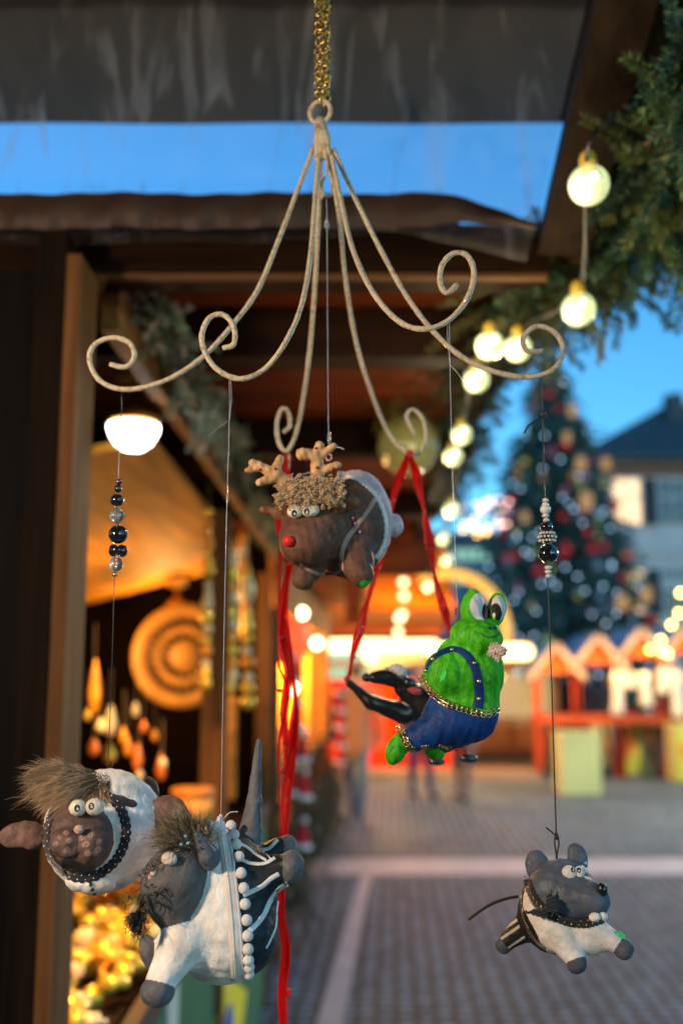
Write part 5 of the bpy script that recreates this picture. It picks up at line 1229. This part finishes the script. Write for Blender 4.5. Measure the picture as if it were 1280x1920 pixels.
# ------------------------------------------------------------------ 4 frog
fr = Frame(845, 1270, .83)
frog = empty('frog_figurine', P(856, 1150, .83), 'bright green clay frog in blue dungarees with gold studs and gold braid', 'figurine')
fp = [E('body', (880,1262,0), (65,74,56), 6, k=6), E('body', (833,1264,-34), (40,44,30), 0, k=7), E('body', (862,1225,-4), (40,26,36), k=20),
      E('body', (855,1338,0), (62,52,48), k=22), E('body', (895,1340,-4), (36,48,42), 20, k=22),
      C('body', (845,1350,-8), (779,1382,-14), 46, 24, k=16), C('body', (862,1372,22), (832,1394,28), 28, 17, k=10),
      E('foot.a', (742,1403,-16), (19,30,20), 22, k=3), E('foot.a', (757,1388,-14), (17,17,16), k=10),
      E('foot.b', (813,1410,28), (19,15,16), 18, k=3),
      E('head', (892,1187,-18), (46,31,40), k=5), E('head', (908,1201,-40), (34,25,30), k=14), E('head', (866,1196,-30), (20,22,22), k=9),
      E('head', (888,1142,-14), (23,37,26), 4, k=6), E('head', (933,1143,-2), (18,33,22), 10, k=6)]
sc = Sculpt(fp, .8, 16, 21)
def waist(x): return np.interp(x, [780,795,815,845,880,910,930,945], [1266,1280,1302,1320,1331,1336,1330,1318])
def rl_f(kid, keys, V):
    if 'trousers' not in keys: keys = keys+['trousers']
    kid = kid.copy(); kid[(kid == keys.index('body')) & (V[:,1] > waist(V[:,0]))] = keys.index('trousers'); return kid, keys
def paint_f(part, p):
    n = vn(p, 26, 1); n2 = vn(p*A(1,.35,1), 5, 2)
    if part == 'trousers': return lerp((.001,.026,.15), (.002,.05,.23), n)
    c = lerp((.015,.26,.004), (.10,.60,.008), n*.5+n2*.5)
    if part == 'head':
        y = 1188+((p[:,0]-918)/18)**2*-9+10
        g = np.exp(-((p[:,1]-y)/1.8)**2)*(p[:,0] > 901)*(p[:,0] < 936)*(p[:,2] < -20)
        for q in ((918,1181,4.2,3.2),(928,1179,3.6,3.6)): g = np.maximum(g, (np.hypot((p[:,0]-q[0])/q[2], (p[:,1]-q[1])/q[3]) < 1)*(p[:,2] < -20))
        c = c*(1-g[:,None])+A(.01,.05,.01)*g[:,None]
        d1 = np.hypot((p[:,0]-903)/21, (p[:,1]-1139)/27); w1 = (d1 < 1)&(p[:,2] < 0)&(p[:,0] < 921)&(p[:,1] < 1164)
        d2 = np.hypot((p[:,0]-936)/14, (p[:,1]-1141)/24); w2 = (d2 < 1)&(p[:,0] > 921)&(p[:,1] < 1166)&(p[:,2] < 8)
        c = np.where((w1|w2)[:,None], A(.62,.62,.64), c)
        b1 = (np.hypot((p[:,0]-912.5)/7.5, (p[:,1]-1149)/17) < 1)&w1; b2 = (np.hypot((p[:,0]-931)/11, (p[:,1]-1150)/18) < 1)&w2
        c = np.where((b1|b2)[:,None], A(.012,.010,.010), c)
        hl = (np.hypot((p[:,0]-914)/2.8, (p[:,1]-1155)/4.8) < 1)|(np.hypot((p[:,0]-927)/2.8, (p[:,1]-1155)/4.8) < 1)
        c = np.where((hl&(w1|w2))[:,None], A(.6,.6,.6), c)
    return c
o = sc.build(fr, frog, paint_f, {None: M['clay'], 'trousers': M['clay']}, 1.6, rl_f)
sm = MB(); band(sm, sc, fr, [(799,1262),(803,1247),(814,1234),(829,1224),(848,1218),(866,1223),(880,1236),(890,1256),(895,1280),(896,1303),(893,1326)], [5,7,9,11,12,15,16,17,18,19], 1.2, A(.002,.030,.17), 8, 5)
strap = sm.build('strap', M['clay'], frog, True)
for x, y in ((799,1258),(812,1237),(848,1219),(888,1244),(896,1277),(895,1309)):
    m = MB(); m.sphere(fr((x, y, sc.front(x, y)[0]-2.6)), 4.2*fr.s, 12, 8); m.build('stud', M['gold'], strap, True)
def braid(name, path, w_, parent, step=9):
    q = spline(path, 10); L = np.concatenate([[0], np.cumsum(np.linalg.norm(np.diff(q, axis=0), axis=1))]); m = MB()
    for i, l in enumerate(np.arange(0, L[-1], step)):
        x = np.interp(l, L, q[:,0]); y = np.interp(l, L, q[:,1]); x2 = np.interp(l+1, L, q[:,0]); y2 = np.interp(l+1, L, q[:,1]); z = sc.front(x, y)[0]-2.5
        t = np.array([x2-x, y2-y])/max(1e-6, math.hypot(x2-x, y2-y)); nn = np.array([-t[1], t[0]])
        for sgn in (-1, 1):
            a = np.linspace(0, 2*math.pi, 12)[:-1]
            xy = np.array([x, y])+nn*sgn*w_*.24+t*np.cos(a)[:,None]*step*.55+nn*np.sin(a)[:,None]*w_*.3
            zz = sc.front(xy[:,0], xy[:,1])-2.2-.8*((i+sgn) % 2)
            m.tube(fr(np.column_stack([xy, zz])), 1.15*fr.s, 5, closed=True)
    return m.build(name, M['gold'], parent, True)
braid('gold_braid', [(792,1272),(797,1284),(808,1298),(824,1310),(845,1321),(870,1329),(895,1335),(916,1336),(931,1328)], 11, frog)
braid('gold_braid', [(747,1363),(753,1374),(760,1388),(768,1400),(777,1405)], 11, frog, 8)
braid('gold_braid', [(792,1398),(800,1397)], 7, frog, 7)
braid('gold_braid', [(824,1396),(834,1402),(842,1400)], 6, frog, 6)
m = MB(); 
p_ = [(829,1262),(835,1253),(837,1262),(834,1272),(826,1278),(824,1270)]; xs = [q[0] for q in p_]; ys = [q[1] for q in p_]
m.add(fr(np.column_stack([xs, ys, sc.front(xs, ys)-.9])), [tuple(range(6))], A(.05,.75,.12)); m.build('sticker', M['plain'], frog)
Sculpt([E('flower', (921,1218,-70), (7,9,6)), E('flower', (920,1229,-70), (9,5,5)), E('flower', (929,1214,-72), (5,7,5)), E('flower', (938,1223,-76), (9,10,8)), E('flower', (929,1236,-72), (4,8,4), -20)], 1.4, 5, 3).build(fr, frog, lambda q, p: lerp((.5,.45,.36), (.62,.42,.36), np.clip((p[:,0]-925)/12, 0, 1)), {None: M['cloth']}, 1.3)
m = MB()
for i in range(9): m.torus(fr((942+i*2.0, 1220-abs(i-5)*.6+(i % 2)*3, -78)), 2.4*fr.s, .5*fr.s, tuple(fr.d+np.random.normal(size=3)*.5), 10, 5)
m.build('tinsel', M['gold'], frog, True)
hang_line(frog, [(842,604,.83),(843,680,.83),(847,860,.83),(852,1010,.83),(857,1146,.83)], .00022)
hang_line(frog, [(838,604,.83),(839,640,.83),(843,684,.83)], .00018)
hang_line(frog, [(843,684,.83),(856,698,.83),(869,716,.83)], .00022, 'loose_thread')
hang_line(frog, [(856,1140,.83),(853,1150,.83),(859,1152,.83),(857,1164,.83)], .00035, 'knot', 'wire_dark')

# ------------------------------------------------------------------ 5 mouse
fr = Frame(1050, 1690, .92)
mouse = empty('mouse_figurine', P(1043, 1622, .92), 'small blue-grey clay mouse with black nose, white bib, black lace collar and cord tail', 'figurine')
mp = [E('body', (1042,1714,14), (76,74,68), 10, k=2),
      E('head', (1050,1672,-34), (62,56,50), 20, k=4), C('head', (1080,1680,-50), (1108,1684,-66), 42, 34, k=16), E('head', (1060,1640,-24), (46,26,40), 0, k=14),
      E('ear.a', (1009,1628,-24), (25,32,11), -14, k=5), E('ear.b', (1086,1606,0), (19,27,10), -18, k=5), C('ear.b', (1080,1620,0), (1098,1650,-10), 14, 14, k=8),
      C('arm.a', (1045,1745,-30), (1072,1786,-52), 36, 20, k=18), E('paw.a', (1076,1797,-56), (19,19,18), 10, k=3),
      C('arm.b', (1100,1735,-30), (1146,1757,-48), 28, 19, k=14), E('paw.b', (1162,1769,-54), (18,19,17), 30, k=3),
      C('hind_leg', (990,1735,24), (948,1765,30), 30, 18, k=10), E('paw.c', (938,1774,32), (17,18,16), 35, k=3),
      E('ruff', (1103,1752,-36), (34,30,26), k=14)]
sc = Sculpt(mp, .55, 18, 31)
def paint_m(part, p):
    n = vn(p, 20, 9)*.6+vn(p, 5, 10)*.4
    if part == 'body':
        c = lerp((.62,.58,.50), (.78,.75,.70), n)
        e = np.hypot((p[:,0]-1052)/84, (p[:,1]-1700)/92); b = (p[:,0] < 976+np.clip((p[:,1]-1700)*.55, -4, 90))
        return np.where(b[:,None], A(.012,.012,.014), c)
    if part in ('arm', 'ruff'): return lerp((.62,.60,.58), (.78,.77,.76), n)
    if part == 'hind_leg':
        l = np.abs((p[:,0]-968)*.62-(1748-p[:,1])*.78*-1*-1-0) < 0
        d = np.abs((p[:,0]-950)*.56+(p[:,1]-1745)*.83); return np.where(((np.abs(d-6) < 2.6)|(np.abs(d-27) < 2))[:,None], A(.55,.5,.42), A(.012,.012,.014))
    if part == 'paw': return lerp((.06,.065,.08), (.09,.10,.13), n)
    return lerp((.075,.095,.13), (.10,.125,.17), n)
o = sc.build(fr, mouse, paint_m, {None: M['clay'], 'head': M['clay_satin'], 'ear': M['clay_satin']}, 1.9)
lm = MB(); pp = band(lm, sc, fr, [(986,1652),(991,1668),(999,1684),(1010,1698),(1026,1710),(1046,1720),(1068,1726),(1092,1727),(1112,1722),(1128,1716)], 14, 2, A(.007,.008,.014), 7, 5, scal=5, period=8)
band(lm, sc, fr, [(980,1668),(975,1690),(977,1714),(985,1740),(1000,1762),(1018,1776)], 4, 1.0, A(.01,.01,.015), 6, 4, scal=3, period=5)
lace = lm.build('lace_collar', M['cloth'], mouse, True)
gm = MB()
for i, q in enumerate(pp[::2]): gm.sphere(fr((q[0]+(1 if i % 2 else -2), q[1]+(3 if i % 2 else -4), sc.front(q[0], q[1])[0]-4)), 1.7*fr.s, 8, 6)
for t in np.linspace(0, 1, 26): 
    x = np.interp(t, [0,.25,.5,.75,1], [980,975,980,993,1015]); y = np.interp(t, [0,.25,.5,.75,1], [1668,1692,1725,1752,1773]); gm.sphere(fr((x, y, sc.front(x, y)[0]-3)), 1.5*fr.s, 6, 5)
tag(gm.build('gold_bead', M['gold'], lace, True), kind='stuff')
Sculpt([E('bow', (1034,1697,-100), (14,11,7), -35), E('bow', (1012,1712,-88), (16,7,7), 10), E('bow', (1030,1686,-96), (4,14,4), 15), E('bow', (1000,1713,-84), (16,3,4), 5)], 1.5, 6, 3).build(fr, mouse, lambda q, p: A(.008,.008,.012), {None: M['cloth']}, 1.5)
pupils(mouse, fr, (1068,1638,-72), (14,13.5,11), (7,-5), 5)
pupils(mouse, fr, (1087,1637,-68), (10.5,12,9), (-1,-4), 5)
Sculpt([E('nose', (1127,1664,-96), (10,10,9), 20), E('nose', (1129,1673,-92), (5,6,6))], .4, 6, 3).build(fr, mouse, lambda q, p: A(.008,.008,.01), {None: M['gloss']}, 1.3)
Sculpt([E('tooth', (1111,1715,-98), (11,8.5,8), -10)], .3, 6, 3).build(fr, mouse, lambda q, p: A(.7,.66,.6), {None: M['clay_satin']}, 1.4)
Sculpt([E('tooth', (1127,1713,-92), (8,8,7), 20)], .3, 6, 4).build(fr, mouse, lambda q, p: A(.7,.7,.7), {None: M['clay_satin']}, 1.4)
for x, y in ((1101,1618),(1131,1711)):
    m = MB(); m.sphere(fr((x, y, sc.front(x, y)[0]-2)), 4*fr.s, 6, 4); m.build('gem', M['gem_blue'], mouse)
xs = [1147,1158,1165,1167,1156,1148]; ys = [1738,1738,1744,1752,1749,1744]
m = MB(); m.add(fr(np.column_stack([xs, ys, sc.front(xs, ys)-.9])), [tuple(range(6))], A(.05,.75,.12)); m.build('sticker', M['plain'], mouse)
m = MB(); m.tube(fr(spline([(968,1684,30),(944,1689,30),(915,1700,28),(890,1715,26),(868,1732,24)], 8)), [.0014]*32+[.0011], 8); m.build('tail', M['black_cord'], mouse, True)
hang_line(mouse, [(1014,700,.92),(1017,800,.92),(1020,920,.92),(1026,1090,.92),(1034,1300,.92),(1042,1560,.92)], .0006, mt='black_cord')
m = MB(); m.tube(ease([(1041,1560,.92),(1039,1580,.92),(1042,1600,.92),(1042,1625,.92)]), .0007, 6); m.tube(ease([(1043,1560,.92),(1047,1580,.92),(1044,1600,.92),(1042,1622,.92)]), .0007, 6)
m.sphere(P(1043,1570,.92), .0022, 10, 8); m.tube(ease([(1043,1568,.92),(1034,1560,.92),(1023,1551,.92)]), .0008, 6); m.build('knot', M['black_cord'], mouse, True)
m = MB(); m.sphere(P(1018,776,.92), (.0025,.0025,.004), 8, 6); m.tube(ease([(1017,782,.92),(1003,790,.92),(990,798,.92),(982,812,.92)]), .0009, 6); m.build('knot', M['black_cord'], mouse, True)
for (x, y, a, b, mt) in ((1022,938,6,4,'bead_white'),(1022,946,7,4,'bead_white'),(1022,955,10,10,'bead_white'),(1022,967,7,4,'bead_white'),(1023,975,6,4,'bead_white'),
                         (1024,988,12,11,'bead_black'),(1025,1007,13,12,'bead_black'),(1027,1038,19,18,'bead_black'),(1027,1064,7,4,'bead_white'),(1027,1072,6,4,'bead_white'),(1027,1080,5,4,'bead_white')):
    bead(mouse, x, y, .92, a, b, mt)
m = MB(); s_ = .92/F
for j, (dy, rr) in enumerate(((-7,13),(0,16),(7,14))):
    for i in range(14):
        a = 2*math.pi*i/14+j*.2; m.sphere(P(1025,1007+dy,.92)+np.array([math.cos(a), math.sin(a), 0])*rr*s_, 2.6*s_, 8, 6)
tag(m.build('beaded_ball', M['bead_white'], mouse, True), 'openwork ball of tiny pearly beads')

# ------------------------------------------------------------------ 6 black dog
fr = Frame(770, 1310, 1.13)
dog = empty('dog_figurine', P(655, 1278, 1.13), 'glossy black clay dog in red trousers behind the frog, arm stretched to a red ribbon', 'figurine')
bp_ = [C('head', (702,1271,-22), (750,1276,-8), 11, 16, k=4), E('head', (732,1268,-14), (32,13,16), 6, k=6), E('nose', (688,1271,-26), (9.5,9,9), k=3),
       E('ear', (768,1281,-26), (13,10,8), 20, k=3), C('body', (756,1292,-4), (790,1316,10), 17, 36, k=5), E('body', (832,1342,22), (58,48,44), 20, k=16),
       C('arm', (654,1281,-16), (694,1316,-12), 7, 12, k=6), C('arm', (694,1316,-12), (756,1338,0), 13, 20, k=8),
       C('trousers.a', (845,1372,22), (864,1406,18), 16, 11, k=6), C('trousers.b', (800,1372,22), (808,1416,18), 16, 10, k=6),
       E('boot.a', (876,1420,12), (18,9,9), 6, k=4), E('boot.b', (818,1426,12), (16,7.5,8), 3, k=4)]
sc = Sculpt(bp_, .4, 20, 41)
sc.build(fr, dog, lambda part, p: A(.30,.015,.01) if part == 'trousers' else (A(.012,.016,.03) if part == 'boot' else A(.008,.008,.009)), {None: M['gloss'], 'trousers': M['clay']}, 2.0)
Sculpt([E('bonnet', (747,1258,-16), (17,13,16), 30), E('bonnet', (728,1255,-16), (9,5,7))], 1.2, 7, 3).build(fr, dog, lambda q, p: A(.6,.55,.55), {None: M['cloth']}, 1.8)
Sculpt([E('scarf', (778,1296,-30), (14,6,8), 15)], .8, 7, 3).build(fr, dog, lambda q, p: A(.45,.03,.06), {None: M['cloth']}, 1.8)

# ------------------------------------------------------------------ red organza ribbons with knots
def ribbon(name, label, runs, knots, Y, wmul=1.0):
    m = MB(); rs = np.random.RandomState(len(runs)*7)
    for pts, wd in runs:
        q = spline(pts, 10); n = len(q); s_ = Y/F
        w_ = np.array([P(*r) for r in q]); L = np.linspace(0, 1, n)
        ph = L*rs.uniform(7, 13)+rs.rand()*6; hw = wd*s_*.5*(.75+.35*np.sin(ph*1.7))*wmul
        for lay in range(3):
            pa = ph+lay*.9; off = lay*.0005
            a = w_+np.stack([np.cos(pa)*hw, np.sin(pa)*hw*.8+off, 0*pa], 1); b = w_-np.stack([np.cos(pa+.5)*hw*.9, np.sin(pa)*hw*.8-off, 0*pa], 1); c = (a+b)/2+np.stack([0*pa, np.cos(pa*2.3)*hw*.6, 0*pa], 1)
            k = m.n; m.add(np.concatenate([a, c, b]), [(j*n+i, j*n+i+1, (j+1)*n+i+1, (j+1)*n+i) for j in (0, 1) for i in range(n-1)], A(.75,.01,.012))
    o = m.build(name, M['organza'], None, True); tag(o, label, 'ribbon')
    for x, y, r in knots:
        k = MB(); s_ = Y/F; 
        for j in range(3): k.sphere(P(x+rs.normal()*r*.4, y+rs.normal()*r*.4, Y-.003), (r*.6*s_, r*.6*s_, r*.7*s_), 8, 6)
        k.build('knot', M['knot_red'], o, True)
    return o
M['knot_red'] = mat('red_knot', (.45,.006,.008), .4, 0, .3, 200)
# thin see-through cloth
m_, t_, b_ = M['organza'], M['organza'].node_tree, M['organza'].node_tree.nodes['Principled BSDF']
tr = t_.nodes.new('ShaderNodeBsdfTransparent'); tr.inputs[0].default_value = (.9,.12,.05,1); tl = t_.nodes.new('ShaderNodeBsdfTranslucent'); tl.inputs[0].default_value = (.8,.01,.01,1)
m1 = t_.nodes.new('ShaderNodeMixShader'); m2 = t_.nodes.new('ShaderNodeMixShader'); m1.inputs[0].default_value = .4; m2.inputs[0].default_value = .35
t_.links.new(b_.outputs[0], m1.inputs[1]); t_.links.new(tl.outputs[0], m1.inputs[2]); t_.links.new(m1.outputs[0], m2.inputs[1]); t_.links.new(tr.outputs[0], m2.inputs[2])
t_.links.new(m2.outputs[0], t_.nodes['Material Output'].inputs[0])
ribbon('ribbon', 'red organza ribbon looped over the right curl down to the black dog and frog',
       [([(766,848,1.12),(752,890,1.12),(738,940,1.12),(722,1010,1.125),(706,1070,1.13),(690,1120,1.13),(675,1180,1.13),(660,1235,1.13),(653,1272,1.125)], 17),
        ([(764,846,1.12),(742,900,1.13),(730,960,1.14),(700,1100,1.14),(664,1200,1.14),(655,1270,1.13)], 8),
        ([(768,847,1.12),(780,890,1.12),(792,940,1.12),(802,1000,1.12),(814,1070,1.12),(826,1120,1.12),(838,1160,1.12),(848,1205,1.12)], 17),
        ([(768,850,1.12),(775,900,1.13),(795,960,1.13),(818,1110,1.13),(843,1190,1.13)], 7)],
       [(736,945,7),(676,1175,4),(663,1230,5),(652,1272,8),(806,1018,4),(795,960,5),(832,1140,7),(766,850,8)], 1.12)
ribbon('ribbon', 'long red organza ribbon falling from the left curl past the donkey tail',
       [([(537,852,1.12),(532,930,1.12),(531,1000,1.12),(539,1060,1.12),(531,1130,1.12),(528,1200,1.12),(540,1260,1.12),(532,1340,1.12),(536,1420,1.12),(530,1500,1.12),(532,1600,1.12),(528,1700,1.12),(536,1780,1.12),(530,1860,1.12),(534,1960,1.12)], 17),
        ([(537,852,1.13),(527,990,1.13),(545,1050,1.13),(529,1150,1.13),(546,1260,1.13),(553,1330,1.13),(545,1420,1.13),(538,1540,1.13),(529,1640,1.13)], 22),
        ([(535,860,1.11),(524,1100,1.11),(522,1230,1.11),(538,1300,1.11),(524,1400,1.11),(526,1560,1.11),(527,1640,1.11)], 7)],
       [(533,1047,7),(540,1057,5),(527,1197,6),(534,1160,3),(524,1293,5),(531,1342,5),(532,1390,4),(529,1448,7),(531,1720,4),(541,1855,6),(543,1862,7),(532,1810,3),(537,1500,3)], 1.12)
m = MB(); m.torus(P(541,866,1.12), .004, .0012, (1,.2,0), 14, 6, ell=2.2); tag(m.build('wire_hook', M['glitter'], None, True), 'small silvery wire hook hanging from the left curl of the mobile', 'hook')
